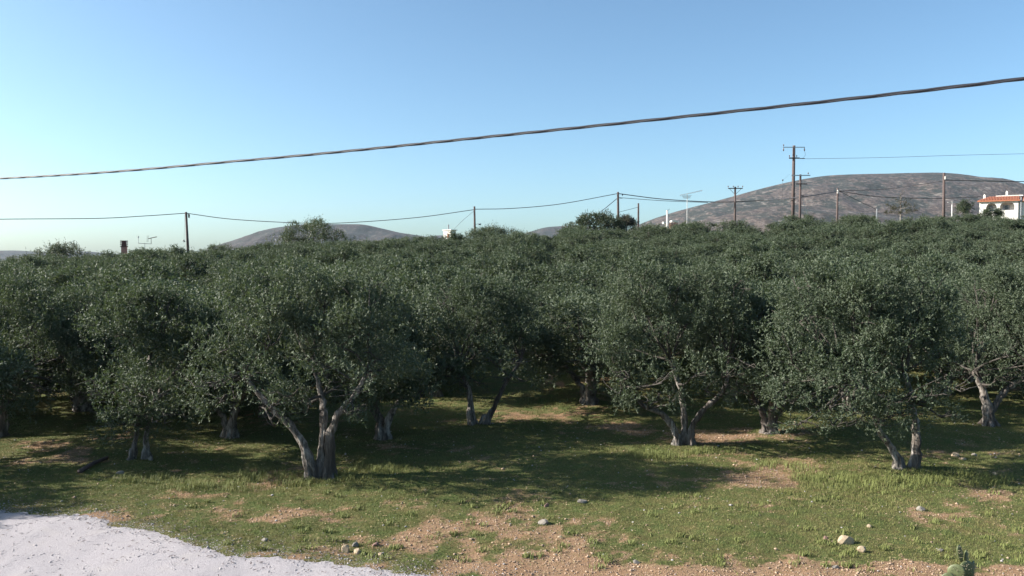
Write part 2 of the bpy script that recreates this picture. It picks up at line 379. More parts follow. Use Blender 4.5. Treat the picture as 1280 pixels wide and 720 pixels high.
# ------------------------------------------------------------------ trees
def leaves(lobes, nclump, ntwig, nleaf, size, rng, spiky=1.0):
    L = np.array([l[:6] for l in lobes], float)
    area = (L[:, 3] * L[:, 4] * L[:, 5]) ** (2 / 3) * np.array([l[6] if len(l) > 6 else 1.0 for l in lobes]); pr = area / area.sum()
    # each lobe breaks up into a handful of smaller boughs with gaps between them
    K = 9; sd_ = rng.normal(size=(len(L), K, 3)); sd_ /= np.linalg.norm(sd_, axis=2)[..., None]
    sd_[..., 2] = np.where(sd_[..., 2] < -.5, -sd_[..., 2], sd_[..., 2])
    ctr = (L[:, None, :3] + sd_ * L[:, None, 3:6] * rng.uniform(.55, .85, (len(L), K, 1))).reshape(-1, 3)
    rad = np.repeat(L[:, 3:6], K, 0) * rng.uniform(.26, .46, (len(L) * K, 1))
    btint = rng.normal(0, .24, len(ctr))
    Lb = L; L = np.concatenate([np.concatenate([ctr, rad], 1), Lb]); w_ = rad.prod(1) ** (2 / 3)
    pr = np.concatenate([np.repeat(pr, K) * w_, pr * 0]); pr = pr / pr.sum() * .84; pr[-len(Lb):] += area / area.sum() * .16
    btint = np.concatenate([btint, np.full(len(Lb), -.15)])
    li = rng.choice(len(L), nclump, p=pr / pr.sum())
    d = rng.normal(size=(nclump, 3)); d /= np.linalg.norm(d, axis=1)[:, None]
    d[:, 2] = np.where(d[:, 2] < -.55, -d[:, 2], d[:, 2])
    r = 1 - .55 * rng.random(nclump) ** 1.6
    cc = L[li, :3] + d * L[li, 3:6] * r[:, None]
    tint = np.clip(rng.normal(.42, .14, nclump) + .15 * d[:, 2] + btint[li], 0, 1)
    # twigs
    ci = np.repeat(np.arange(nclump), ntwig); n = len(ci)
    o = cc[ci] + rng.normal(size=(n, 3)) * .10
    td = d[ci] * .75 + rng.normal(size=(n, 3)) * .5 + np.array([0, 0, .38])
    droop = rng.random(n) < .2; td[droop, 2] -= .9
    td /= np.linalg.norm(td, axis=1)[:, None]
    ln = rng.uniform(.14, .36, n) * spiky
    long = rng.random(n) < .07; ln[long] *= 2.0; td[long] = td[long] * .5 + np.array([0, 0, .8]); td /= np.linalg.norm(td, axis=1)[:, None]
    # leaves
    ti = np.repeat(np.arange(n), nleaf); m = len(ti)
    tpos = np.tile(np.linspace(.12, 1, nleaf), n) + rng.normal(size=m) * .02
    base = o[ti] + td[ti] * (ln[ti] * tpos)[:, None]
    ld = td[ti] * .8 + rng.normal(size=(m, 3)) * .55; ld /= np.linalg.norm(ld, axis=1)[:, None]
    nr = rng.normal(size=(m, 3)) + np.array([0, 0, .9]) + d[ci][ti] * .5
    sd = np.cross(ld, nr); sd /= np.linalg.norm(sd, axis=1)[:, None] + 1e-9
    l = size * rng.uniform(.7, 1.25, m)[:, None]; w = l * .19
    v0 = base; v2 = base + ld * l; mid = base + ld * l * .5
    V = np.stack([v0, mid - sd * w, v2, mid + sd * w], 1).reshape(-1, 3)
    Fc = np.arange(m * 4).reshape(-1, 4)
    T = np.repeat(np.clip(tint[ci][ti] + rng.normal(size=m) * .10, 0, 1), 4)
    return V, Fc, T

def wob(a, b, n, rng, amp):
    P = [Vector(a).lerp(Vector(b), k / n) for k in range(n + 1)]
    for p in P[1:-1]: p += Vector(rng.normal(size=3)) * amp
    return smooth_path(P, 2)
def add_branches(mb, lobes, ends, rng):
    for l in lobes:
        c = Vector(l[:3]); e = min(ends, key=lambda q: (Vector(q[0]) - c).length)
        p0, r0 = Vector(e[0]), e[1]
        pts = wob(p0, c, 3, rng, .10); n = len(pts)
        mb.tube(pts, [r0 * .45 * (1 - i / n) + .012 for i in range(n)], 6, .1)
        for k in range(4):
            d = Vector(rng.normal(size=3)); d.z = abs(d.z) * .7; d.normalize()
            q = pts[-1 - int(rng.integers(0, 3))]
            e2 = c + Vector((d.x * l[3], d.y * l[4], d.z * l[5])) * .85
            pt = wob(q, e2, 3, rng, .07); mb.tube(pt, [.014 * (1 - i / len(pt)) + .005 for i in range(len(pt))], 4)
def make_tree(name, limbs, lobes, seed, nclump, ntwig=9, nleaf=12, size=.080, leafm='leaf', barkm='bark', spiky=1.0):
    """limbs: list of (points, r0, r1)"""
    rng = np.random.default_rng(seed); mb = MB(); ends = []
    for pts, r0, r1 in limbs:
        r0 *= .86; r1 *= .8
        P = smooth_path(pts, 5); n = len(P)
        for i, p in enumerate(P[1:-1], 1):
            p += Vector((float(rng.normal()), float(rng.normal()), 0)) * .018
        rad = []
        for i in range(n):
            t = i / (n - 1); r = r0 + (r1 - r0) * t ** .8
            if t < .3 and P[0].z < .3: r *= 1 + .75 * (1 - t / .3) ** 2
            rad.append(r * (1 + .12 * float(rng.normal())))
        mb.tube(P, rad, 16, .26, seed + len(ends))
        m_ = max(4, int(n * .62)); tw = float(rng.uniform(1.5, 3.0))
        for q in range(4):
            a0 = q * PI / 2 + float(rng.uniform(-.5, .5)); pp = []; rr_ = []
            for i in range(m_):
                a = a0 + tw * i / n; f = rad[i] * (.78 + .12 * float(rng.normal()) * (i > 0)); pp.append(P[i] + Vector((math.cos(a) * f, math.sin(a) * f, 0))); rr_.append(rad[i] * (.42 * (1 - .55 * i / m_) * (1 + .18 * float(rng.normal()))))
            mb.tube(pp, rr_, 7, .12, q)
        ends.append((P[-1], r1)); ends.append((P[-max(2, n // 3)], r1 * 1.1))
    # root flare toes
    base = [Vector(l[0][0]) for l in limbs if l[0][0][2] < .3]
    c0 = sum(base, Vector()) / max(len(base), 1); rr = max(l[1] for l in limbs)
    for k in range(6):
        a = k / 6 * 2 * PI + float(rng.uniform(0, .6)); dv = Vector((math.cos(a), math.sin(a), 0)); e = base[k % len(base)] if base else c0
        mb.tube([e + dv * rr * .3 + Vector((0, 0, .42)), e + dv * rr * 1.0 + Vector((0, 0, .16)), e + dv * rr * 2.0 + Vector((0, 0, -.06))], [rr * .4, rr * .42, rr * .2], 8, .15)
    br = MB(); add_branches(br, lobes, ends, rng)
    bmh = br.mesh(name + '_branches', M['twig'], True); tm = mb.mesh(name + '_trunk', M[barkm], True)
    V, Fc, T = leaves(lobes, nclump, ntwig, nleaf, size, rng, spiky)
    cm = mesh_np(name + '_crown', V, Fc, M[leafm], False, {'tint': T})
    return tm, cm, bmh
def place_tree(name, loc, meshes, label, cat, group=None, rz=0, s=1.0, sz=None):
    e = empty(name, loc, label, cat, group, rz); e.scale = (s, s, sz or s)
    a = link(bpy.data.objects.new('trunk', meshes[0]), e); b = link(bpy.data.objects.new('crown', meshes[1]), e)
    if len(meshes) > 2: link(bpy.data.objects.new('branches', meshes[2]), e)
    return e
GROVE = 'olive trees of the grove'
PLACED = []
def near_tree(base, limbs, lobes, seed, label, nclump=420, zmin=1.6, leafm='leaf', ntwig=9):
    B = onground(*base); s = B.y / F
    def w(p): return ((p[0] - base[0]) * s, p[2] if len(p) > 2 else 0, (base[1] - p[1]) * s)
    lm = [([w(p) for p in pts], r0, r1) for pts, r0, r1 in limbs]
    lm = [([(p[0][0], p[0][1], p[0][2] - .12 if p[0][2] < .3 else p[0][2])] + p[1:], a, b) for p, a, b in lm]
    lb = [((x - base[0]) * s, yo, (base[1] - y) * s, rx_ * s, ry, rz_ * s, 1.9) for x, y, rx_, rz_, yo, ry in lobes]
    rb = np.random.default_rng(seed + 50); x0 = min(l[0] for l in lb); x1 = max(l[0] for l in lb); zt_ = max(l[2] for l in lb)
    for q in range(7):      # low front fringe
        if q < 5: lb.append((x0 + (x1 - x0) * (q + .5) / 5 + rb.normal() * .1, rb.uniform(-2.2, -1.7), zmin + rb.uniform(1.0, 1.7), .8, .6, .65))
        lb.append((x0 + (x1 - x0) * (q + .5) / 7 + rb.normal() * .2, rb.uniform(-1.3, -.5), zmin + rb.uniform(.3, .75), .7, .6, .45))
    for q in range(4):      # high crown lobes
        lb.append((x0 + (x1 - x0) * (q + .5) / 4 + rb.normal() * .15, rb.uniform(-.3, 1.0), zt_ + rb.uniform(.1, .45), rb.uniform(.7, 1.0), .9, rb.uniform(.6, .9)))
    for q in range(7):      # far side of the crown
        lb.append((x0 + (x1 - x0) * (q + .5) / 7 + rb.normal() * .15, rb.uniform(1.5, 2.2), rb.uniform(1.5, zt_), rb.uniform(.9, 1.2), 1.0, rb.uniform(.8, 1.0)))
    ms = make_tree('olive', lm, lb, seed, int(nclump * 1.4), 10)
    place_tree('olive_tree', B, ms, label, 'olive tree', GROVE)
    PLACED.append((B.x, B.y))

near_tree((395, 597), [([(393, 595, -.05), (382, 560, -.05), (360, 525, -.1), (335, 498, -.2), (308, 465, -.3)], .17, .07),
                       ([(400, 596, .1), (402, 555, .15), (404, 522, .2), (398, 490, .4), (385, 455, .5)], .15, .08),
                       ([(410, 594, 0), (414, 548, 0), (424, 516, -.05), (445, 492, -.1), (462, 462, -.1)], .15, .07)],
          [(275, 482, 36, 48, -.4, .8), (292, 435, 50, 45, -.5, 1.1), (352, 420, 58, 45, -.9, 1.2), (425, 425, 60, 42, -.7, 1.2), (482, 450, 36, 40, -.2, .9),
           (325, 388, 55, 32, .4, 1.2), (398, 380, 65, 32, .5, 1.3), (458, 398, 48, 34, .7, 1.1), (385, 455, 75, 24, 1.1, .9)], 11,
          'olive tree with three splayed whitish stems nearest to the white gravel', 540, 1.6)
near_tree((172, 574), [([(164, 573, 0), (170, 548, 0), (178, 500, 0), (188, 440, .2)], .10, .06), ([(181, 573, .1), (182, 545, .1), (190, 500, .3), (225, 450, .6)], .10, .06)],
          [(182, 505, 38, 42, -.3, .8), (176, 536, 26, 20, -.3, .6), (198, 462, 42, 42, -.1, 1.0), (150, 418, 38, 42, -.2, 1.0), (195, 400, 55, 38, .5, 1.2), (240, 432, 36, 42, .7, 1.0)], 12,
          'narrow olive tree at left, leaves hanging almost to its short pale trunk', 440, .75)
near_tree((2, 545), [([(2, 545, 0), (6, 505, 0), (18, 465, .1)], .16, .09), ([(0, 520, 0), (-20, 480, 0), (-45, 440, 0)], .12, .07)],
          [(15, 485, 42, 42, -.3, 1.0), (-45, 450, 60, 50, -.2, 1.3), (38, 432, 58, 46, -.2, 1.3), (92, 440, 50, 42, 0, 1.2), (62, 395, 70, 38, .5, 1.4), (108, 478, 32, 34, .2, .9), (-15, 388, 70, 38, .5, 1.4)], 13,
          'olive tree cut by the left edge of the photo, trunk in deep shade', 420, 1.0)
near_tree((600, 530), [([(590, 529, 0), (586, 492, 0), (574, 455, 0)], .16, .08), ([(606, 529, .1), (620, 504, .1), (634, 476, .1), (652, 448, .1)], .12, .07)],
          [(540, 432, 46, 42, -.3, 1.2), (592, 418, 58, 38, -.4, 1.3), (640, 428, 42, 40, -.2, 1.1), (600, 384, 66, 34, .5, 1.4), (556, 466, 34, 26, .2, .9), (520, 470, 30, 34, .1, .9), (655, 400, 34, 38, .5, 1.1)], 14,
          'dark olive tree standing in full shade in the middle, forked low into a V', 420, 1.2)
near_tree((855, 555), [([(847, 554, -.05), (842, 536, -.05), (826, 516, -.1), (803, 506, -.2), (778, 480, -.3)], .14, .07),
                       ([(856, 555, .1), (857, 520, .15), (852, 488, .3), (840, 450, .4)], .15, .08),
                       ([(863, 554, 0), (866, 532, 0), (882, 508, 0), (906, 486, .05), (912, 445, .2)], .13, .07)],
          [(770, 488, 38, 42, -.5, .9), (762, 440, 44, 42, -.5, 1.1), (805, 408, 55, 42, -.2, 1.3), (862, 402, 60, 40, 0, 1.4), (908, 425, 46, 44, .2, 1.2), (935, 398, 38, 42, .7, 1.1),
           (842, 448, 52, 28, .9, 1.0), (800, 372, 60, 32, .7, 1.3), (872, 368, 60, 32, .9, 1.3)], 15,
          'olive tree with bone-white stems spreading like a fan, bushy branch drooping on its left', 520, 1.3)
near_tree((1132, 585), [([(1124, 584, -.05), (1114, 562, -.1), (1098, 540, -.2), (1080, 505, -.3), (1055, 465, -.4)], .13, .07),
                        ([(1143, 584, .05), (1147, 552, .05), (1143, 510, .1), (1132, 465, .2)], .14, .08)],
          [(985, 452, 40, 50, -.2, 1.0), (982, 500, 28, 28, -.2, .7), (1038, 472, 48, 46, -.5, 1.1), (1084, 524, 38, 34, -.7, .7), (1058, 402, 58, 46, -.3, 1.3), (1122, 420, 52, 46, -.3, 1.2),
           (1135, 490, 34, 42, -.6, .7), (1170, 432, 36, 50, 0, 1.0), (1002, 402, 48, 40, .4, 1.2), (1080, 370, 62, 32, .7, 1.4), (1150, 378, 50, 36, .8, 1.2), (1085, 460, 48, 38, .1, 1.0)], 16,
          'big leafy olive tree at right front, drooping to the grass over a leaning two-stemmed trunk', 620, 1.05)
near_tree((1236, 532), [([(1236, 531, 0), (1234, 505, 0), (1226, 484, 0), (1216, 462, 0)], .24, .09), ([(1238, 515, 0), (1250, 496, 0), (1268, 478, 0), (1292, 462, 0)], .15, .08)],
          [(1212, 425, 42, 42, -.2, 1.2), (1262, 405, 52, 46, -.4, 1.4), (1305, 432, 48, 46, 0, 1.3), (1240, 375, 58, 36, .6, 1.4), (1295, 380, 52, 38, .6, 1.4)], 17,
          'olive tree at the right edge with two thick forks catching white sun spots', 420, 1.5)

# generic variants for the rest of the grove
VAR = []
for k in range(7):
    rng = np.random.default_rng(100 + k); nl = 3 + k % 2; limbs = []; lobes = []
    a0 = rng.uniform(0, 6.28)
    for j in range(nl):
        a = a0 + j * 2 * PI / nl + rng.normal() * .3; R = rng.uniform(.9, 1.3); ca, sa = math.cos(a), math.sin(a)
        limbs.append(([(ca * .10, sa * .10, -.15), (ca * .16, sa * .16, .45), (ca * .45, sa * .45, 1.0), (ca * R, sa * R, 1.8 + rng.uniform(-.1, .3))], rng.uniform(.12, .17), .07))
    nr = 7
    for j in range(nr):
        a = a0 + j * 2 * PI / nr + rng.normal() * .2; R = rng.uniform(1.35, 1.85)
        lobes.append((math.cos(a) * R, math.sin(a) * R, rng.uniform(1.75, 2.75), rng.uniform(.75, 1.05), rng.uniform(.75, 1.05), rng.uniform(.7, 1.0)))
    for j in range(5):
        a = a0 + j * 2 * PI / 5 + .6; R = rng.uniform(1.2, 1.7)
        lobes.append((math.cos(a) * R, math.sin(a) * R, rng.uniform(.95, 1.5), .85, .85, .6))
    for j in range(5):
        a = a0 + j * 2 * PI / 5; R = rng.uniform(.3, 1.1)
        lobes.append((math.cos(a) * R, math.sin(a) * R, rng.uniform(3.0, 3.7), rng.uniform(.7, 1.0), rng.uniform(.7, 1.0), rng.uniform(.6, .9)))
    lobes.append((0, 0, 2.6, 1.2, 1.2, .9))
    VAR.append(make_tree('grove_olive', limbs, lobes, 200 + k, 460, 8, 10, .11))

def put(i, x, y, label, rz=0, s=1.0, sz=None):
    place_tree('olive_tree', (x, y, gzf(x, y)), VAR[i % len(VAR)], label, 'olive tree', GROVE, rz, s, sz)
    PLACED.append((x, y))
for (px, py), i, s, lab in (((546, 494), 0, 1.0, 'olive tree behind the dark V-forked one, twisted trunk foot lit orange'),
                           ((690, 459), 1, .95, 'small olive tree past the sunlit green gap, its tiny twin-legged trunk lit'),
                           ((912, 500), 2, 1.0, 'olive tree in shade behind the white fan-stemmed one, to its right'),
                           ((738, 478), 3, .9, 'olive tree right of the sunlit green gap, trunk half hidden by drooping leaves'),
                           ((330, 520), 4, 1.0, 'olive tree directly behind the three-stemmed one, trunk lost in black shade'),
                           ((478, 548), 2, 1.12, 'olive tree added for shade right behind the three-stemmed one, to its right'),  # this tree and the next two are added to cast more shade
                           ((288, 546), 6, 1.12, 'olive tree added for shade between the narrow left one and the three-stemmed one'),
                           ((962, 540), 3, 1.1, 'olive tree added for shade between the white fan-stemmed one and the big right front one'),
                           ((1060, 512), 5, 1.0, 'olive tree behind the big right front one, seen below its leaves')):
    B = onground(px, py); put(i, B.x, B.y, lab, i * 1.3, s)
put(4, -17.6, 24.0, 'olive tree just beyond the left edge of the photo, shading the fallen pole', 1.1, 1.1)
put(6, -20.2, 20.0, 'olive tree left of the white gravel, outside the photo, casting its shade', .4, 1.05)
put(7, -26, 24, 'olive tree farther left of the white gravel, outside the photo', 2.1, 1.05)
LAB = ['olive tree in the crowded middle rows of the grove, crown merging with its neighbours',
       'far olive tree in the rear rows of the grove, just its crown top showing']
rg = np.random.default_rng(5)
PHI = math.radians(24)       # the planting rows run at an angle to the track
for near_zone in (True, False):
    su, sv = (4.5, 4.25) if near_zone else (5.6, 5.3)
    for iu in range(-40, 41):
        for iv in range(-40, 41):
            u = iu * su + (iv % 2) * su / 2; v = iv * sv
            jx = u * math.cos(PHI) - v * math.sin(PHI) + rg.normal() * .5; jy = 60 + u * math.sin(PHI) + v * math.cos(PHI) + rg.normal() * .5
            if not ((28.6 < jy < 50) if near_zone else (50 <= jy < 106)): continue
            if not (-(.66 * jy + (11 if jy < 60 else 4)) < jx < .66 * jy + 3.5): continue
            p = (jx / jy) * F + 640
            if any((jx - a) ** 2 + (jy - b) ** 2 < (3.35 if near_zone else 4.2) ** 2 for a, b in PLACED): continue
            if jy < 41 and 668 < p < 735: continue
            if jy < 30 and (p > 1160 or 0 < p < 60): continue
            hgt = rg.uniform(.84, 1.08)
            if jy < 50: hgt *= 1.10
            if jy > 88: hgt *= .95
            if jy > 75 and p > 1190: hgt *= .86
            put(int(rg.integers(0, 7)), jx, jy, LAB[0 if jy < 62 else 1], rg.uniform(0, 6.28), rg.uniform(1.25, 1.48) + (.14 if near_zone else 0), hgt)
print('olives', len(PLACED))

# crowns right under a skyline landmark get a label of their own
rear = [o for o in bpy.data.objects if o.get('label') == LAB[1]]
for px, lab in ((60, 'rear olive crown below the dark ragged tree top on the far left'), (155, 'rear olive crown just below the ribbed red chimney'),
                (183, 'rear olive crown just below the forked TV aerial'), (236, 'rear olive crown at the foot of the leaning dark pole'),
                (300, 'rear olive crown at the left foot of the left round hill'), (480, 'rear olive crown below the right slope of the left hill'),
                (560, 'rear olive crown just below the tiny white building'), (596, 'rear olive crown at the foot of the slim middle pole'),
                (690, 'rear olive crown left of the round dark tree'), (800, 'rear olive crown at the foot of the plain dark post'),
                (836, 'rear olive crown below the whitish concrete post'), (860, 'rear olive crown below the tall thin TV aerial'),
                (919, 'rear olive crown at the foot of the pole with one flat crossarm'), (995, 'rear olive crown at the foot of the tallest pole'),
                (1047, 'rear olive crown at the foot of the white-capped pole'), (1094, 'rear olive crown below the yellow green spiky plant'),
                (1130, 'rear olive crown below the thin greyish conifer'), (1183, 'rear olive crown at the foot of the last reddish pole'),
                (1240, 'rear olive crown just below the arches of the white house')):
    best = min((o for o in rear if o.location.y > 88), key=lambda o: abs(o.location.x / o.location.y * F + 640 - px) - o.location.y * .6)
    best['label'] = lab; rear.remove(best)

# ------------------------------------------------------------------ other trees and shrubs on the skyline
def shrub(px, ptop, D, wpx, leafm, label, cat, name, seed, hpx=None, nclump=120, spiky=1.0, lean=0):
    top = at(px, ptop, D); g = gzf(top.x, D); H = top.z - g; w = wpx * D / F
    rng = np.random.default_rng(seed); hh = (hpx or 30) * D / F
    lobes = []
    for j in range(16):
        t = -1 + 2 * (j + .5) / 16; r = rng.uniform(.20, .34) * min(w, hh * 2)
        zt = H - r * .8 - (t * t) * hh * .6 - rng.uniform(0, hh * .8) * (j % 2)
        lobes.append((t * w * .40 + lean * (zt - H), rng.normal() * w * .12, zt, r, r, r * .8))
    lobes.append((0, 0, H - hh * .3, w * .2, w * .2, hh * .3))
    ms = make_tree(name, [([(0, 0, -.2), (.1, .05, H * .4), (0, 0, H - hh * .6)], .2, .08)], lobes, seed, nclump * 3, 6, 6, .17, leafm, 'bark', spiky)
    place_tree(name, (top.x, D, g), ms, label, cat)
shrub(392, 277, 110, 105, 'leaf_fresh', 'taller yellowish green tree standing up in front of the left round hill', 'tree', 'tall_tree', 301, 36, 300, 1.6)
shrub(82, 304, 112, 62, 'leaf_dark', 'dark ragged tree top on the far left skyline', 'tree', 'broadleaf_tree', 302, 22, 110, 1.5)
shrub(620, 286, 118, 90, 'leaf_dark', 'sparse twiggy shrub right of the slim pole in the middle', 'shrub', 'twiggy_shrub', 303, 14, 120, 2.0)
shrub(745, 266, 112, 85, 'leaf_dark', 'dense dark round tree below the pole where the wires meet', 'tree', 'round_tree', 304, 30, 260)
shrub(783, 271, 114, 26, 'leaf_dry', 'small brownish bush touching the round dark tree on its right', 'bush', 'brown_bush', 305, 16, 110)
shrub(1206, 250, 150, 26, 'leaf_dark', 'dark tree between the last pole and the white house', 'tree', 'dark_tree', 306, 24, 90)
shrub(1235, 262, 116, 15, 'leaf_dark', 'small dark bush below the arches of the white house, left one', 'bush', 'garden_bush', 307, 8, 26)
shrub(1248, 263, 116, 12, 'leaf_dark', 'small dark bush below the arches of the white house, right one', 'bush', 'garden_bush', 308, 7, 22)
# grey layered conifer in front of the right hill
def conifer(px, ptop, D):
    top = at(px, ptop, D); g = gzf(top.x, D); H = top.z - g; rng = np.random.default_rng(9); mb = MB()
    mb.tube([(0, 0, -.2), (.05, 0, H * .5), (0, 0, H - .1)], [.16, .10, .03], 7)
    lobes = []
    for j in range(16):
        z = H - .3 - j * .2; a = j * 2.4; R = .35 + (H - z) * .62; e = Vector((math.cos(a) * R, math.sin(a) * R, z + .12))
        mb.tube([(0, 0, z - .15), e * .5 + Vector((0, 0, z * .5 - .1)), e], [.05, .035, .012], 5)
        lobes.append((e.x * .75, e.y * .75, e.z, R * .42, R * .42, .13))
    V, Fc, T = leaves(lobes, 90, 8, 9, .11, rng, .8)
    place_tree('conifer', (top.x, D, g), (mb.mesh('conifer_trunk', M['bark'], True), mesh_np('conifer_crown', V, Fc, M['leaf_dry'], False, {'tint': T})),
               'thin greyish conifer with layered open branches before the right hill', 'conifer')
conifer(1126, 240, 118)
# yucca-like plant with a bare pale post beside it
def yucca(px, ptop, D):
    top = at(px, ptop, D); g = gzf(top.x, D); H = top.z - g; e = empty('yucca', (top.x, D, g), 'yellow green spiky plant beside a thin pale stake on the skyline', 'plant')
    mb = MB(); mb.tube([(0, 0, -.1), (0, 0, H - 1.2)], [.16, .12], 8); mb.build('stem', M['bark'], e, True)
    rng = np.random.default_rng(3); n = 220; V = []; T = []
    for k in range(n):
        a = rng.uniform(0, 6.28); el = rng.uniform(.1, 1.4); d = Vector((math.cos(a) * math.cos(el), math.sin(a) * math.cos(el), math.sin(el)))
        s = d.cross(Vector((0, 0, 1))).normalized() * .045; b = Vector((0, 0, H - 1.3 - rng.uniform(0, .8))); l = rng.uniform(.8, 1.15)
        V += [b - s * .5, b + d * l * .5 - s, b + d * l - Vector((0, 0, .12)), b + d * l * .5 + s]; T += [rng.uniform(.4, 1)] * 4
    link(bpy.data.objects.new('crown', mesh_np('yucca_leaves', np.array([tuple(v) for v in V]), np.arange(4 * n).reshape(-1, 4), M['leaf_fresh'], False, {'tint': T})), e)
yucca(1092, 263, 113)

# ------------------------------------------------------------------ poles, wires
def pole_base(px, ptop, D, lean=0):
    T = at(px, ptop, D); g = gzf(T.x, D); return T, g
def pole(px, ptop, D, r, label, mat='wood', lean=0.0, name='utility_pole', cat='pole', group=None):
    T, g = pole_base(px, ptop, D); H = T.z - g
    e = empty(name, (T.x + lean, D, g), label, cat, group)
    mb = MB(); mb.tube([(0, 0, -.3), (-lean * .5, 0, H * .5), (-lean, 0, H)], [r * 1.15, r, r * .8], 12); mb.build('shaft', M[mat], e, True)
    return e, H, T
def crossarm(e, x0, x1, z, mat='wood', y=0, tops=(), hang=(), th=.13, dx=0):
    mb = MB(); mb.box((dx + (x0 + x1) / 2, y, z), (x1 - x0, th, th)); arm = mb.build('crossarm', M[mat], e)
    for k in tops:
        i = MB(); i.tube([(k, y, z + .05), (k, y, z + .18), (k, y, z + .24), (k, y, z + .3), (k, y, z + .4)], [.02, .02, .07, .09, .05], 8); i.build('insulator', M['ceramic'], arm, True)
    for k in hang:
        i = MB(); i.tube([(k, y, z - .05), (k, y, z - .2), (k, y, z - .3), (k, y, z - .45), (k, y, z - .55)], [.02, .06, .09, .08, .03], 8); i.build('insulator', M['ceramic'], arm, True)
    return arm
U = 'wooden utility poles on the skyline'
S = lambda px, D: px * D / F
# left pole, leaning, with a junction box on a bracket
e, H, T1 = pole(232.5, 265, 116, .19, 'leaning dark wooden pole between the TV aerial and the left hill', 'wood', .35, group=U)
mb = MB(); mb.tube([(-.3, 0, H - .35), (0, 0, H - .3), (.08, 0, H - .3)], .03, 6); mb.tube([(.08, -.02, H - .25), (.08, -.02, H - .45), (.08, -.02, H - .85)], [.05, .14, .10], 8); mb.build('bracket', M['dark'], e)
mb = MB(); mb.tube([(-.5, 0, H - .2), (-.72, 0, H * .55), (-.75, 0, H - 4.25)], .012, 4); mb.tube([(-.95, 0, H - 4.2), (-.75, 0, H - 4.1), (-.55, 0, H - 4.3)], [.03, .14, .05], 7); mb.build('guy_wire', M['dark'], e)
e, H, T2 = pole(593, 258, 120, .17, 'slim dark pole in the middle, right of the tiny white building', 'wood', .12, group=U)
mb = MB(); mb.tube([(0, 0, H - 2.7), (.45, 0, H - 2.6), (.75, 0, H - 2.65)], [.02, .03, .03], 6); mb.tube([(.5, 0, H - 2.7), (.7, 0, H - 2.68), (.9, 0, H - 2.6)], [.05, .12, .05], 8); mb.build('lamp_arm', M['dark'], e)
e, H, T3 = pole(772.5, 240, 124, .2, 'dark pole rising from the round tree, where several wires meet', 'wood', .12, group=U)
mb = MB(); mb.tube([(.1, 0, H - .3), (.5, 0, H - .3), (.6, 0, H - .35)], .03, 6); mb.tube([(.1, 0, H - .95), (.5, 0, H - 1.0), (.62, 0, H - .9)], .03, 6)
mb.tube([(.55, 0, H - .25), (.6, 0, H - .4), (.55, 0, H - .6)], [.04, .1, .04], 7); mb.build('bracket', M['dark'], e)
e, H, T4 = pole(798, 254, 126, .16, 'short plain dark post just right of the round tree', 'wood', group=U)
# T-topped pole
e, H, T5 = pole(919, 233.5, 122, .17, 'wooden pole topped by a single flat crossarm, left of the tallest pole', 'wood_red', group=U)
crossarm(e, -S(9, 122), S(9, 122), H - .25, 'wood', -.1, tops=(-S(9, 122), -.3, .4, S(9, 122)))
mb = MB(); mb.tube([(-.9, -.1, H - .3), (0, -.05, H - 1.2)], .03, 5); mb.tube([(.9, -.1, H - .3), (0, -.05, H - 1.2)], .03, 5); mb.build('brace', M['wood'], e)
# tallest pole
e, H, T6 = pole(992.5, 182, 112, .23, 'tallest reddish pole with two crossarms at different heights', 'wood_red', -.05, group=U)
crossarm(e, -S(13.5, 112), S(13.5, 112), H - .25, 'steel', -.15, tops=(-S(13, 112),), hang=(-S(13, 112), S(13, 112)), th=.1)
crossarm(e, -S(6, 112), S(7, 112), H - 1.75, 'wood', -.15, tops=(-S(5.5, 112), S(3.5, 112)), th=.16)
mb = MB(); mb.box((S(10.5, 112), -.15, H - 1.8), (.7, .1, .1)); mb.build('insulator', M['ceramic'], e)
mb = MB(); mb.tube([(.1, -.15, H - .3), (.15, -.15, H - 1.1), (-.1, -.15, H - 1.7)], .03, 5); mb.tube([(S(13, 112), -.15, H - .7), (S(14.5, 112), -.15, H - 1.3), (S(11, 112), -.15, H - 1.8)], .015, 4); mb.build('jumper_cable', M['dark'], e)
mb = MB(); mb.tube([(-S(14, 112), 0, 3), (-S(13, 112), 0, H - 4.8), (-S(5, 112), 0, H - 4.0)], .012, 4); mb.tube([(-S(13, 112), 0, H - 4.9), (-S(13, 112), 0, H - 4.7)], .09, 6); mb.build('guy_wire', M['dark'], e)
# its smaller neighbour
e, H, T7 = pole(1000.5, 218, 109, .17, 'shorter pole close beside the tallest one, two narrow crossarms', 'wood_red', .02, group=U)
crossarm(e, -S(12, 109), S(11.5, 109), H - .15, 'steel', -.15, tops=(S(9, 109),), th=.12)
crossarm(e, -S(6, 109), S(8, 109), H - 1.3, 'wood', -.15, th=.13)
mb = MB(); mb.tube([(.2, 0, H - 3), (S(8, 109), 0, H - 5.0), (S(18, 109), 0, 1)], .03, 5); mb.build('guy_wire', M['concrete'], e)
mb = MB(); mb.tube([(0, 0, H - 2.85), (.35, -.1, H - 2.9)], .04, 5); mb.tube([(.35, -.1, H - 2.75), (.35, -.1, H - 3.1)], .08, 7); mb.build('bracket', M['dark'], e)
e, H, T8 = pole(1047, 235, 120, .16, 'plain reddish pole with a white cap fitting, right of the twin poles', 'wood_red', group=U)
mb = MB(); mb.tube([(-.05, -.2, H - .3), (-.05, -.2, H - .8)], [.09, .12], 7); mb.build('clamp', M['concrete'], e)
e, H, T9 = pole(1180, 216, 114, .2, 'reddish brown pole nearest the white house on the right', 'wood_red', .12, group=U)
mb = MB(); mb.tube([(-.05, -.22, H - .5), (-.05, -.22, H - .95)], [.08, .1], 7); mb.build('clamp', M['concrete'], e)
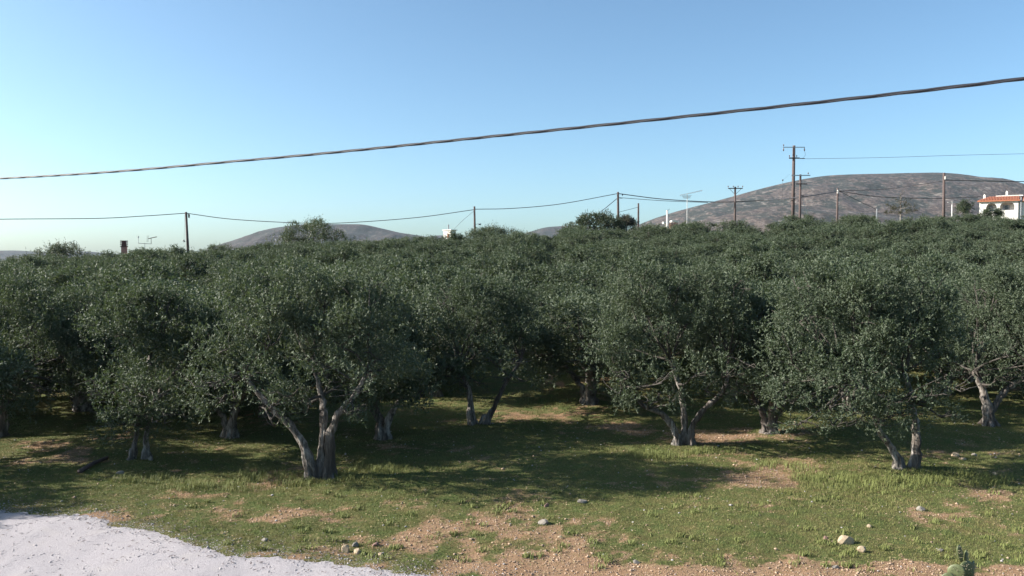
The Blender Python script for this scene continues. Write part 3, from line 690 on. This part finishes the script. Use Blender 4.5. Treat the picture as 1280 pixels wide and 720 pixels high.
# pale concrete posts
e, H, T10 = pole(834, 263, 122, .17, 'stout whitish concrete post beside the small white building', 'concrete', .1, name='concrete_post', cat='post')
mb = MB(); mb.tube([(-.2, 0, H), (.05, 0, H + .05), (.3, 0, H + .22)], .03, 5); mb.build('hook', M['dark'], e)
e, H, T11 = pole(1190, 252, 118, .075, 'thin white post with a small crossbar next to the last reddish pole', 'concrete', .1, name='concrete_post', cat='post')
crossarm(e, -S(6, 118), S(7, 118), H - .1, 'concrete', 0, th=.1)
e, H, T12 = pole(1096, 261, 112.2, .08, 'thin pale stake standing in front of the yellow green spiky plant', 'concrete', 0, name='stake', cat='stake')
# TV aerials
def aerial(px, ptop, D, label, big):
    T = at(px, ptop, D); g = gzf(T.x, D); H = T.z - g; e = empty('tv_aerial', (T.x, D, g), label, 'aerial')
    mb = MB(); mb.tube([(0, 0, 0), (0, 0, H)], .05 if big else .035, 7); mb.build('mast', M['steel'], e)
    if big:
        mb = MB(); mb.tube([(-1.1, 0, H - .25), (0, 0, H - .02), (2.3, 0, H + .5)], .035, 6); mb.build('boom', M['steel'], e)
        mb = MB()
        for k in range(11):
            x = -1.0 + k * .32; z = H - .22 + .2 * (x + 1.0); l = .75 - .05 * k
            mb.tube([(x, -l, z), (x, l, z)], .022, 4); mb.tube([(x, 0, z - .1 - .02 * (11 - k)), (x, 0, z + .06)], .018, 4)
        mb.build('element', M['steel'], e)
        mb = MB()
        for k in range(5): mb.tube([(-.9 + .06 * k, -.3, H - .35 - .1 * k), (.6 - .06 * k, -.3, H - .32 - .1 * k)], .03, 4)
        mb.build('reflector', M['concrete'], e)
    else:
        w = S(8, D); h = S(8, D)
        mb = MB(); mb.tube([(-w, 0, H), (w, 0, H - .1)], .035, 6); mb.build('crossbar', M['steel'], e)
        mb = MB(); mb.tube([(-w, 0, H), (-w, 0, H + h)], .03, 5); mb.tube([(-w, 0, H + h * .8), (-w, 0, H + h * 1.08)], .1, 6); mb.build('mast_arm', M['steel'], e)
        mb = MB(); mb.tube([(w, 0, H - .1), (w, 0, H + h * .75)], .035, 5); mb.tube([(w - .35, 0, H + h * .72), (w + .8, 0, H + h * 1.0)], .05, 5)
        for k in range(8): x = w - .3 + k * .14; z = H + h * .73 + (k * .14) * .24; mb.tube([(x, -.3, z), (x, .3, z)], .02, 4)
        for k in range(3): mb.tube([(w - .4 - .1 * k, 0, H + .15), (w - .35 - .1 * k, 0, H + h * 1.2)], .012, 4)
        mb.build('antenna', M['wood_red'], e)
aerial(859, 242, 123, 'tall thin TV aerial with a tilted comb head before the right hill', True)
aerial(181, 304, 110.5, 'small forked TV aerial on a mast right of the red chimney', False)

def wire(pts, r, label, n=10):
    P = smooth_path(pts, n); mb = MB(); o0 = P[0]
    mb.tube([p - o0 for p in P], r, 5); o = mb.build('power_line', M['black'], None, False, o0)
    tag(o, label, 'wire', 'overhead wires on the skyline'); return o
wire([at(-60, 276, 104), at(0, 274, 106), at(120, 273, 110), at(180, 270, 113), at(232, 266.5, 116)], .05, 'wire running off the left edge to the leaning dark pole')
wire([at(233, 266.5, 116), at(290, 274, 117), at(370, 278.5, 117.6), at(430, 278.5, 118), at(520, 272, 119), at(593, 262, 120)], .05, 'sagging wire from the leaning pole across the left hill to the slim pole')
wire([at(594, 261.5, 120), at(640, 260.5, 121), at(700, 255, 122), at(772, 242, 124)], .05, 'wire from the slim middle pole up to the pole at the round tree')
wire([at(773, 242, 124), at(830, 249, 124), at(900, 252.5, 122), at(960, 250, 121), at(1000, 246.5, 109), at(1047, 239.5, 120)], .065, 'upper wire from the round-tree pole dipping over the hill to the white-capped pole')
wire([at(774, 247, 124), at(830, 251, 124), at(885, 253.2, 123)], .04, 'lower wire joining the upper one right of the round-tree pole')
wire([at(1047, 238.5, 120), at(1110, 236, 118), at(1180, 226, 114)], .045, 'faint wire across the hill from the white-capped pole to the pole near the house')
wire([at(1047, 238.5, 120), at(1100, 246, 120), at(1170, 248, 121), at(1226, 246, 123)], .05, 'low wire across the hill reaching the white house')
wire([at(1048, 238.5, 120), at(1075, 252, 120), at(1098, 263, 120)], .035, 'short wire slanting down to the right from the white-capped pole')
wire([at(1181, 225, 114), at(1230, 226.2, 113), at(1290, 227, 112), at(1340, 226, 110)], .06, 'level wire from the pole near the house off the right edge')
wire([at(1003, 198.5, 112), at(1100, 197, 112), at(1200, 194, 112), at(1290, 192, 112), at(1340, 191, 111)], .022, 'thin high wire from the tallest pole off the right edge')
wire([at(771.5, 248, 124), at(757, 260, 122), at(744, 270, 117)], .05, 'wire slanting down left from the round-tree pole into the tree')
wire([at(797.5, 259, 126), at(786, 262, 125), at(774, 265, 124)], .03, 'short wire between the plain post and the round-tree pole')
wire([at(592, 264, 120), at(578, 276, 140), at(566, 288, 172)], .025, 'faint wire from the slim pole down to the tiny white building')

# near twisted cable across the frame
cp = [at(-420, 238, 15.5), at(0, 223, 11), at(320, 199.3, 9.3), at(640, 168, 8), at(1000, 130.3, 6.8), at(1280, 98.3, 6.05), at(1700, 45, 5.2)]
path = smooth_path(cp, 70)
e = empty('twisted_cable', cp[0], 'thick black twisted cable crossing the whole sky from left to right', 'cable')
ln = 0; acc = [0]
for a, b in zip(path, path[1:]): ln += (b - a).length; acc.append(ln)
for k in range(3):
    pts = []
    for i, p in enumerate(path):
        t = (path[min(i + 1, len(path) - 1)] - path[max(i - 1, 0)]).normalized(); u = t.cross(Vector((0, 0, 1))).normalized(); v = u.cross(t)
        a = acc[i] / 1.15 * 2 * PI + k * 2 * PI / 3 + .7 * math.sin(acc[i] * 1.1); pts.append(p + (u * math.cos(a) + v * math.sin(a)) * .0068 - cp[0])
    mb = MB(); mb.tube(pts, .0085, 6); mb.build('strand', M['black'], e, True)

# ------------------------------------------------------------------ white house on the right
def arch_panel(mb, x0, x1, z0, z1, openings, y0, y1, n=12):
    """wall slab between x0..x1 with arched openings (ox0, ox1, zspring, ztop), reaching the floor z0"""
    ops = sorted(openings); cur = x0
    def slab(a, b, lo, hi): mb.box(((a + b) / 2, (y0 + y1) / 2, (lo + hi) / 2), (b - a, y1 - y0, hi - lo))
    for a, b, zs, zt, sill in ops:
        slab(cur, a, z0, z1)
        if sill > z0 + .01: slab(a, b, z0, sill)
        c = (a + b) / 2; hw = (b - a) / 2
        P = [(a + (b - a) * k / n, zs + (zt - zs) * math.sqrt(max(0, 1 - ((a + (b - a) * k / n - c) / hw) ** 2))) for k in range(n + 1)]
        for (xa, za), (xb, zb) in zip(P, P[1:]):
            vs = [(xa, y0, za), (xb, y0, zb), (xb, y0, z1), (xa, y0, z1), (xa, y1, za), (xb, y1, zb), (xb, y1, z1), (xa, y1, z1)]
            mb.add(vs, [(0, 1, 2, 3), (7, 6, 5, 4), (0, 4, 5, 1), (3, 2, 6, 7)])
        cur = b
    slab(cur, x1, z0, z1)
D = 122
h0 = at(1224, 268, D); g = min(gzf(h0.x, D), gzf(h0.x + 8, D + 3)); hs = empty('white_house', (h0.x, D, g), 'white arched house with terracotta roof on the right skyline', 'house', rz=-.56)
k = D / F; zb = h0.z - g; zt = zb + 16.5 * k     # wall top
W = 17.5 * k / .42
W = (1265 - 1224) * k
mb = MB(); arch_panel(mb, 0, W, -.3, zt, [(7.5 * k, 18.5 * k, zb + 9 * k, zb + 13.3 * k, zb + 3 * k), (22 * k, 37 * k, zb + 10 * k, zb + 14.2 * k, zb + 4.5 * k)], 0, .3)
mb.box((.15, 4.5, (zt - .3) / 2), (.3, 8.3, zt + .3)); mb.box((W - .15, 4.5, (zt - .3) / 2), (.3, 8.3, zt + .3))
mb.box((W / 2, 1.5, (zt - .3) / 2), (W - .6, .25, zt + .3)); mb.box((W / 2, 8.5, (zt - .3) / 2), (W - .6, .25, zt + .3))
mb.build('wall', M['white'], hs)
mb = MB(); mb.box((W / 2, .83, zb + .4), (W - .7, 1.0, .15)); mb.build('floor', M['concrete'], hs)
mb = MB(); mb.box((28.5 * k, 1.32, zb + 7.5 * k), (7.6 * k, .08, 7.4 * k)); w = mb.build('window', M['white'], hs)
mb = MB(); mb.box((28.5 * k, 1.26, zb + 7.5 * k), (3.4 * k, .05, 6.6 * k)); mb.build('pane', M['glass'], w)
for sx in (-1, 1):
    mb = MB(); mb.box(((28.5 + sx * 2.7) * k, 1.25, zb + 7.5 * k), (1.9 * k, .06, 6.8 * k))
    for q in range(9): mb.box(((28.5 + sx * 2.7) * k, 1.21, zb + (4.5 + q * .75) * k), (1.6 * k, .03, .2 * k))
    mb.build('shutter', M['shutter'], w)
mb = MB(); mb.box((12.5 * k, 1.32, zb + 6.5 * k), (4 * k, .08, 9 * k)); mb.build('door', M['shutter'], hs)
# pitched tile roof: rows of half-round tiles
mb = MB(); r0, r1 = -.35, 3.4; z0_, z1_ = zt + .02, zt + 6.6 * k
vs = [(-.3, r0, z0_), (W + .2, r0, z0_), (W + .2, r1, z1_), (1.8 * k + 1.0, r1, z1_), (-.3, r0, z0_ - .16), (W + .2, r0, z0_ - .16), (W + .2, r1, z0_ - .16), (1.8 * k + 1.0, r1, z0_ - .16)]
mb.add(vs, [(0, 1, 2, 3), (7, 6, 5, 4), (0, 4, 5, 1), (1, 5, 6, 2), (2, 6, 7, 3), (3, 7, 4, 0)])
roof = mb.build('roof', M['tile'], hs)
mb = MB(); x = 0.0
while x < W:
    f = min(1, (x + .25) / 1.45); pts = [(x, r0 + (r1 - r0) * t, z0_ + (z1_ - z0_) * t + .03) for t in (0, f * .5, f * .98)]; mb.tube(pts, .07, 5); x += .2
o = mb.build('tiles', M['tile'], roof); o['kind'] = 'stuff'; o.name = 'tile_rows'
mb = MB(); mb.box(((18.5 * k + W) / 2 + .2, 4.6, zt + 7.2 * k), (W - 18.5 * k + .8, 2.2, 1.5 * k)); mb.build('parapet', M['white'], hs)
mb = MB(); mb.box((W / 2 + .5, 6.2, zt + 2.8 * k), (W - 1.6, 5.0, 5.6 * k)); mb.build('upper_wall', M['white'], hs)
for cx, cz0, cz1, w_ in ((4.6, 0, 8.5, 2.4), (28.5, 7.4, 13, 2.4)):
    mb = MB(); mb.box((cx * k, 2.6 if cx < 10 else 4.6, zt + (cz0 + cz1) / 2 * k), (w_ * k, w_ * k, (cz1 - cz0) * k)); c = mb.build('chimney', M['white'], hs)
    mb = MB(); mb.tube([(cx * k, 2.6 if cx < 10 else 4.6, zt + cz1 * k), (cx * k, 2.6 if cx < 10 else 4.6, zt + (cz1 + 1.2) * k)], [.12, .03], 8); mb.build('cap', M['white'], c)
# right wing, set back
mb = MB(); WX = W + .02; WW = 3.4
mb.box((WX + 5, 4.2, (zt - .3) / 2), (10, 7, zt + .3)); wing = mb.build('wing', M['white'], hs)
mb = MB(); mb.add([(WX + .4, .4, zt - .1), (WX + 10.2, .4, zt - .1), (WX + 10.2, 5.2, zt + 7 * k), (WX + .4, 5.2, zt + 7 * k), (WX + .4, .4, zt - .25), (WX + 10.2, .4, zt - .25), (WX + 10.2, 5.2, zt - .25), (WX + 1.2, 5.2, zt - .25)],
                  [(0, 1, 2, 3), (7, 6, 5, 4), (0, 4, 5, 1), (1, 5, 6, 2), (2, 6, 7, 3), (3, 7, 4, 0)]); mb.build('roof', M['tile'], hs)
mb = MB(); mb.box((WX + 1.7, .67, zb + 7 * k), (4.6 * k, .06, 7 * k)); w = mb.build('window', M['dark'], hs)
mb = MB(); mb.box((WX + 1.7, .63, zb + 7 * k), (3.9 * k, .03, 6.3 * k)); mb.build('pane', M['glass'], w)
mb = MB(); mb.box((WX + 5, 4.8, zt + 7.6 * k), (8, 1.0, 1.2 * k)); mb.build('parapet', M['white'], hs)
mb = MB(); mb.cyl((W + .35, -.1, 0), (W + .35, -.1, zt + .4), .06); mb.build('drainpipe', M['shutter'], hs)

# hidden house with the ribbed red chimney, left
D = 111; c = at(155, 300.5, D); g = gzf(c.x, D); Hc = c.z - g; hh = Hc - 2.5
e = empty('cottage', (c.x, D, g), 'cottage hidden in the trees, only its ribbed red chimney showing', 'house')
mb = MB(); mb.box((.5, 1.5, hh / 2 - .4), (5, 4, hh)); mb.build('wall', M['white'], e)
mb = MB(); mb.box((.5, 1.5, hh - .3), (5.4, 4.4, .2)); mb.build('roof', M['tile'], e)
mb = MB(); mb.box((0, 0, hh + .75), (.58, .58, 1.9)); ch = mb.build('chimney', M['pinkstone'], e)
mb = MB(); mb.box((0, 0, Hc - .80), (.48, .48, .5))
for q in range(4): mb.box((0, 0, Hc - .85 + q * .25), (.74, .74, .15))
mb.box((0, 0, Hc - .35), (.42, .42, .55)); mb.build('cap', M['brick'], ch)
# tiny white building in the middle, far
D = 175; c = at(562, 294, D); g = gzf(c.x, D)
e = empty('small_building', (c.x, D, g), 'tiny white flat-roofed building beside the slim middle pole', 'building', None, -.7); z1 = at(562, 288, D).z - g
mb = MB(); mb.box((0, 0, z1 / 2), (2.3, 1.6, z1)); mb.build('wall', M['white'], e)
mb = MB(); mb.box((.1, 0, z1 + .06), (2.7, 2.0, .18)); mb.build('roof', M['concrete'], e)
mb = MB(); mb.tube([(.25, -.6, z1 + .1), (.25, -.6, z1 + 1.25)], .14, 8); mb.build('chimney', M['shutter'], e)
mb = MB(); mb.box((.35, -.82, z1 - 1.15), (.5, .06, .9)); mb.build('door', M['tile'], e)
# white building behind the concrete post
D = 165; c = at(838, 277, D); g = gzf(c.x, D); z1 = c.z - g
e = empty('small_building', (c.x, D, g), 'small cream building with white roof slabs behind the concrete post', 'building')
mb = MB(); mb.box((.6, 0, z1 / 2 - .2), (1.4, 2, z1 - .3)); mb.build('wall', M['pinkstone'], e)
mb = MB(); mb.box((-1.0, 0, z1 - .25), (1.1, 1.6, .35)); mb.box((-1.0, 0, z1 / 2 - .3), (.2, .2, z1 - .3)); mb.build('canopy', M['white'], e)
mb = MB(); mb.box((.55, 0, z1 + .05), (.9, 2.2, .3)); mb.box((1.2, .2, z1 - .1), (.7, 2, .2)); mb.build('roof', M['white'], e)

# ------------------------------------------------------------------ stones, pole on the ground, cactus
def rock_mesh(seed, mat, sub=2):
    rng = random.Random(seed); import bmesh
    bm = bmesh.new(); bmesh.ops.create_icosphere(bm, subdivisions=sub, radius=1)
    cuts = [(Vector((rng.gauss(0, 1), rng.gauss(0, 1), rng.gauss(0, 1))).normalized(), rng.uniform(.55, .85)) for _ in range(9)]
    for v in bm.verts:
        for n, d in cuts:
            k = v.co.dot(n)
            if k > d: v.co -= n * (k - d)
        v.co *= 1 + rng.uniform(-.03, .03)
    me = bpy.data.meshes.new('rock'); bm.to_mesh(me); bm.free(); me.materials.append(mat); return me
def stone(px, py, wpx, hpx, mat, label, seed, rz=0):
    p = onground(px, py + hpx * .4); s = p.y / F
    o = bpy.data.objects.new('stone', rock_mesh(seed, M[mat])); o.location = (p.x, p.y, p.z + hpx * s * .22)
    o.scale = (wpx * s * .62, wpx * s * .5, hpx * s * .68); o.rotation_euler = (0, 0, rz); link(o)
    tag(o, label, 'stone', 'loose stones on the grass')
stone(1057, 674, 17, 12, 'stone', 'biggest cream boulder on the grass at bottom right', 1)
stone(1077, 686, 11, 8, 'stone', 'smaller cream rock just right of the biggest boulder', 2)
stone(432, 685, 9, 12, 'stone', 'upright tan stone at the edge of the white gravel', 3)
stone(444, 680, 7, 7, 'stone_grey', 'small pale stone behind the upright tan one', 4)
stone(447, 688, 10, 8, 'stone', 'rounded tan stone right of the upright one', 5)
stone(470, 680, 9, 6, 'stone_red', 'dark purplish stone on the orange soil patch', 6)
stone(476, 692, 6, 4, 'stone', 'little orange stone below the purplish one', 16)
stone(680, 652, 13, 7, 'stone_grey', 'flat grey stone in the centre just below the shade edge', 7)
stone(728, 626, 11, 6, 'stone_grey', 'grey stone lying half in the shade edge, right of centre', 8)
stone(683, 631, 6, 6, 'stone_red', 'small reddish stone at the shade edge in the centre', 9)
stone(700, 671, 6, 4, 'stone', 'small whitish stone below the flat grey one', 10)
stone(331, 674, 9, 5, 'stone_grey', 'grey stone in green grass above the gravel edge', 11)
stone(795, 702, 9, 5, 'stone_grey', 'grey stone in the gravel strip, bottom centre', 12)
stone(1032, 672, 6, 5, 'stone_red', 'small brown stone left of the biggest boulder', 13)
stone(1151, 635, 9, 7, 'stone_grey', 'grey stone on the bare reddish patch, right', 14)
stone(1087, 657, 6, 4, 'stone', 'small pinkish stone on the brown soil above the boulders', 15)
stone(1194, 568, 9, 6, 'stone', 'larger pale stone in the grass right of the two-stemmed trunk', 17)
stone(1203, 573, 8, 4, 'stone', 'flat pale stone beside the larger one right of the two-stemmed trunk', 18)
stone(1218, 568, 6, 4, 'stone_grey', 'grey stone near the right edge trunk', 19)
stone(994, 528, 6, 5, 'stone', 'lone pale stone on the dark ground left of the drooping branches', 20)
stone(150, 590, 9, 5, 'stone_grey', 'flat grey stone before the narrow left tree', 21)
stone(146, 597, 7, 4, 'stone', 'pale stone just nearer than the flat grey one by the narrow tree', 22)
stone(188, 573, 6, 5, 'stone_grey', 'grey stone at the foot of the narrow left tree', 23)
stone(1243, 592, 6, 4, 'stone', 'pale stone in the grass at the right edge', 24)
stone(1044, 708, 8, 4, 'stone_grey', 'flat grey stone in the bottom gravel, left of the cactus', 25)
stone(1176, 687, 7, 4, 'stone_grey', 'grey stone in the grass left of the cactus', 26)
a = onground(99, 592); b = onground(134, 575); mb = MB()
m_ = (a + b) / 2; mb.tube([a - m_ + Vector((0, 0, .05)), Vector((0, 0, .10)), b - m_ + Vector((0, 0, .07))], [.065, .06, .05], 9, .1)
tag(mb.build('log', M['wood'], None, True, m_), 'dark straight wooden pole lying on the shaded grass at left', 'log')

# prickly pear, bottom right
cb = onground(1201, 732); s = cb.y / F
cac = empty('prickly_pear', cb, 'prickly pear cactus poking up at the bottom right edge', 'cactus')
def pad(px, py, w, h, tilt, rz, dy=0, th=.035):
    import bmesh
    bm = bmesh.new(); bmesh.ops.create_uvsphere(bm, u_segments=18, v_segments=12, radius=1)
    for v in bm.verts:
        t = (v.co.z + 1) / 2; v.co.x *= .65 + .45 * t - .1 * t * t
    bmesh.ops.transform(bm, matrix=Matrix.Diagonal((w * s / 2, th, h * s / 2, 1)), verts=bm.verts)
    me = bpy.data.meshes.new('pad'); bm.to_mesh(me); bm.free(); me.materials.append(M['cactus'])
    for p in me.polygons: p.use_smooth = True
    o = bpy.data.objects.new('pad', me); link(o, cac)
    o.location = ((px - 1201) * s, dy, (732 - py) * s); o.rotation_euler = (0, tilt, rz)
    mb = MB(); rng = random.Random(int(px * py))
    for _ in range(30):
        a = rng.uniform(0, 6.28); r = rng.uniform(.2, .95); x, z = math.cos(a) * r * w * s / 2 * .9, math.sin(a) * r * h * s / 2
        y = -th * math.sqrt(max(0, 1 - r * r)) - .001
        d = Vector((rng.uniform(-.5, .5), -1, rng.uniform(-.3, .6))).normalized() * .03
        mb.tube([(x, y, z), (x + d.x, y + d.y, z + d.z)], [.004, .001], 3)
    mb.build('spines', M['spine'], o)['kind'] = 'stuff'
pad(1199, 691, 12, 25, -.32, .5, 0)
pad(1209, 696, 11, 17, .25, 1.1, .06)
pad(1206, 712, 24, 26, .15, .2, -.03)
pad(1192, 713, 24, 22, -.5, -.5, -.1)
pad(1179, 722, 26, 20, -1.0, -.3, -.16)
pad(1217, 713, 14, 24, .45, .9, .04)
pad(1200, 730, 30, 26, 0, .3, .0)

# ------------------------------------------------------------------ grass, pebbles, litter (nobody could count them)
rng = np.random.default_rng(77)
def inview(x, y, m=1.0): return (np.abs(x) < .66 * y + m)
def scatter(n, y0, y1, dens):
    """random ground points with probability dens(x,y)"""
    out = []
    while sum(len(o) for o in out) < n:
        y = rng.uniform(y0, y1, n); x = rng.uniform(-1, 1, n) * (.66 * y1 + 1)
        k = inview(x, y) & (rng.random(n) < dens(x, y)); out.append(np.stack([x[k], y[k]], 1))
    return np.concatenate(out)[:n]
TALL = [onground(*p) for p in ((1060, 615), (1120, 600), (1160, 590), (820, 568), (880, 566), (370, 600), (430, 596), (330, 590), (1010, 585), (470, 585))]
def blades(n, y0, y1, hmin, hmax, w):
    off = lambda x, y: np.clip(1 + (y - road_edge(x) - .15) / .5, 0, 1) ** 2
    P = scatter(n, y0, y1, lambda x, y: np.clip(1.15 - 1.25 * soil(x, y), .03, 1) * off(x, y) * (1 - .6 * litter_shade_mask(x, y) * (fbm(x * 1.1, y * 1.1, 2, 88) < .56)))
    x, y = P[:, 0], P[:, 1]; z = gz(x, y)
    clump = fbm(x * 1.6, y * 1.6, 3, 61)
    tall = np.zeros(len(x))
    for q in TALL: tall = np.maximum(tall, np.exp(-(((x - q.x) / 1.3) ** 2 + ((y - q.y) / .9) ** 2)))
    h = rng.uniform(hmin, hmax, len(x)) * (.5 + clump) * (1 + 1.2 * tall)
    a = rng.uniform(0, 2 * PI, len(x)); lean = rng.uniform(.1, .9, len(x)); la = rng.uniform(0, 2 * PI, len(x))
    dx, dy = np.cos(a) * w, np.sin(a) * w
    v0 = np.stack([x - dx, y - dy, z - .01], -1); v1 = np.stack([x + dx, y + dy, z - .01], -1)
    v2 = np.stack([x + np.cos(la) * h * lean, y + np.sin(la) * h * lean, z + h * (1 - .3 * lean)], -1)
    T = np.clip((fbm(x * .7, y * .7, 3, 71) - .5) * 2.4 + .38 + .25 * tall + rng.normal(size=len(x)) * .14, 0, 1)
    return np.stack([v0, v1, v2], 1).reshape(-1, 3), np.arange(3 * len(x)).reshape(-1, 3), np.repeat(T, 3)
V, Fc, T = blades(310000, 14.6, 31, .022, .062, .007)
tag(link(bpy.data.objects.new('grass', mesh_np('grass', V, Fc, M['blade'], False, {'tint': T}))), 'short green grass with straw tufts over the open ground', 'grass', kind='stuff')
V, Fc, T = blades(50000, 31, 62, .05, .14, .016)
tag(link(bpy.data.objects.new('undergrowth', mesh_np('undergrowth', V, Fc, M['blade'], False, {'tint': T}))), 'grass under the shaded olive rows', 'grass', kind='stuff')

def stalks(n, spots, hmin, hmax, w, straw):
    """long bent grass: two-piece blades"""
    q = rng.integers(0, len(spots), n); c = np.array([(p.x, p.y, r1, r2) for p, r1, r2 in spots])[q]
    a = rng.uniform(0, 2 * PI, n); r = rng.random(n) ** .6
    x = c[:, 0] + np.cos(a) * r * c[:, 2]; y = c[:, 1] + np.sin(a) * r * c[:, 3]
    k = fbm(x * 3, y * 3, 2, 91) > .42; x, y = x[k], y[k]; n = len(x); z = gz(x, y)
    h = rng.uniform(hmin, hmax, n); la = rng.normal(.5, 1.1, n); b = rng.uniform(.15, .8, n); sx, sy = -np.sin(la) * w, np.cos(la) * w
    dx, dy = np.cos(la) * h * b, np.sin(la) * h * b
    P0 = np.stack([x - sx, y - sy, z - .02], -1); P1 = np.stack([x + sx, y + sy, z - .02], -1)
    P2 = np.stack([x + dx * .35 + sx * .7, y + dy * .35 + sy * .7, z + h * .62], -1); P3 = np.stack([x + dx * .35 - sx * .7, y + dy * .35 - sy * .7, z + h * .62], -1)
    P4 = np.stack([x + dx, y + dy, z + h * (1 - b * .35)], -1)
    V = np.stack([P0, P1, P2, P3, P4], 1).reshape(-1, 3); i = np.arange(n)[:, None] * 5
    Fc = np.concatenate([i + [[0, 1, 2]], i + [[0, 2, 3]], i + [[3, 2, 4]]], 0)
    return V, Fc, np.repeat(np.clip(rng.normal(straw, .28, n), 0, 1), 5)
SP = [(onground(px, py), a, b) for px, py, a, b in ((1085, 606, 1.6, .8), (1150, 598, 1.5, .7), (1030, 598, 1.0, .5), (1215, 600, 1.2, .6), (820, 570, 1.0, .5), (885, 566, .9, .4),
      (385, 604, 1.0, .4), (430, 598, .9, .5), (330, 598, 1.0, .5), (260, 610, 1.4, .5), (470, 588, .9, .5), (980, 585, 1.0, .6), (180, 600, 1.0, .4))]
V, Fc, T = stalks(11000, SP, .07, .24, .0055, .72)
tag(link(bpy.data.objects.new('tall_grass', mesh_np('tall_grass', V, Fc, M['blade'], False, {'tint': T}))), 'longer bent grass and dry stalks around the front trunks', 'grass', kind='stuff')
WD = [(onground(rng.uniform(200, 1280), rng.uniform(615, 715)), rng.uniform(.08, .2), rng.uniform(.08, .2)) for _ in range(150)]
WD = [w for w in WD if w[0].y > road_edge(w[0].x)]
V, Fc, T = stalks(5000, WD, .05, .13, .009, .25)
tag(link(bpy.data.objects.new('weeds', mesh_np('weeds', V, Fc, M['blade'], False, {'tint': T}))), 'small leafy weeds dotted over the sunny grass', 'weeds', kind='stuff')

def chips(P, size, flat=.6, sink=.3):
    """low-poly stones: jittered octahedra"""
    n = len(P); base = np.array([[1, 0, 0], [0, 1, 0], [-1, 0, 0], [0, -1, 0], [0, 0, 1], [0, 0, -1]], float)
    f = np.array([[0, 1, 4], [1, 2, 4], [2, 3, 4], [3, 0, 4], [1, 0, 5], [2, 1, 5], [3, 2, 5], [0, 3, 5]])
    s = size[:, None, None] * (base[None] * rng.uniform(.6, 1.2, (n, 1, 3)) + rng.normal(size=(n, 6, 3)) * .22)
    a = rng.uniform(0, 6.28, n); ca, sa = np.cos(a)[:, None], np.sin(a)[:, None]
    xx = s[:, :, 0] * ca - s[:, :, 1] * sa; yy = s[:, :, 0] * sa + s[:, :, 1] * ca
    V = np.stack([xx + P[:, 0:1], yy + P[:, 1:2], s[:, :, 2] * flat + (gz(P[:, 0], P[:, 1]) + size * sink)[:, None]], -1)
    return V.reshape(-1, 3), (f[None] + 6 * np.arange(n)[:, None, None]).reshape(-1, 3)
def pebbly(x, y): return np.clip(2.2 * soil(x, y) - .8, .025, 1) * (y > road_edge(x) + .05)
P = scatter(16000, 14.6, 30, pebbly); V, Fc = chips(P, rng.gamma(1.6, .0055, len(P)) + .005)
tag(link(bpy.data.objects.new('pebbles', mesh_np('pebbles', V, Fc, M['pebble'], False))), 'tan and grey pebbles strewn over the bare soil', 'pebbles', kind='stuff')
P = scatter(700, 14.6, 30, lambda x, y: .35 + .65 * pebbly(x, y)); P = P[P[:, 1] > road_edge(P[:, 0])]; V, Fc = chips(P, rng.gamma(2, .006, len(P)) + .012)
tag(link(bpy.data.objects.new('pale_stones', mesh_np('pale_stones', V, Fc, M['pebble_w'], False))), 'small pale stones scattered over the grass', 'pebbles', kind='stuff')
def onroad(x, y): d = road_edge(x) - y; return np.where(d > 0, 1, np.exp(d / .3) * .8)
P = scatter(15000, 14.4, 21.5, onroad); V, Fc = chips(P, rng.gamma(2, .0032, len(P)) + .005); V[:, 2] += .016 * (np.repeat(P[:, 1] < road_edge(P[:, 0]) - .3, 6))
tag(link(bpy.data.objects.new('road_gravel', mesh_np('road_gravel', V, Fc, M['pebble_w'], False))), 'white chippings of the gravel surface', 'gravel', kind='stuff')
# dead leaves and straw bits
def litter(n, dens, y0, y1, size, lift=.02):
    P = scatter(n, y0, y1, dens); x, y = P[:, 0], P[:, 1]; z = gz(x, y) + lift; a = rng.uniform(0, 6.28, n); l = rng.uniform(.5, 1.4, n) * size; w = l * rng.uniform(.12, .4, n)
    c, s_ = np.cos(a), np.sin(a); t = rng.uniform(-.25, .25, n) * l
    V = np.stack([np.stack([x - c * l, y - s_ * l, z - t * 0], -1), np.stack([x + s_ * w, y - c * w, z + .01], -1), np.stack([x + c * l, y + s_ * l, z + np.abs(t)], -1), np.stack([x - s_ * w, y + c * w, z + .012], -1)], 1)
    return V.reshape(-1, 3), np.arange(4 * n).reshape(-1, 4)
V, Fc = litter(9000, lambda x, y: np.clip(soil(x, y) + .1, 0, 1) * (y > road_edge(x)) , 14.6, 32, .035)
tag(link(bpy.data.objects.new('dry_litter', mesh_np('dry_litter', V, Fc, M['straw'], False))), 'dry leaves and straw bits on the soil', 'litter', kind='stuff')
V, Fc = litter(1500, lambda x, y: np.exp(-np.abs(road_edge(x) - y) / .5) + .04 * (y < road_edge(x)), 14.6, 21.5, .04, .045)
tag(link(bpy.data.objects.new('edge_litter', mesh_np('edge_litter', V, Fc, M['wood_red'], False))), 'brown dead leaves along the edge of the white gravel', 'litter', kind='stuff')

# ------------------------------------------------------------------ haze
mb = MB(); mb.box((0, 1700, 105), (6400, 3900, 270))
hm = bpy.data.materials.new('haze'); hm.use_nodes = True; t = hm.node_tree; t.nodes.clear()
o_ = t.nodes.new('ShaderNodeOutputMaterial'); pv = t.nodes.new('ShaderNodeVolumePrincipled')
pv.inputs['Color'].default_value = (.62, .80, 1, 1); pv.inputs['Density'].default_value = .00004; pv.inputs['Anisotropy'].default_value = .3
t.links.new(pv.outputs[0], o_.inputs['Volume'])
HAZE = True
if HAZE: tag(mb.build('haze', hm), kind='stuff', label='thin bluish air in front of the far hills')
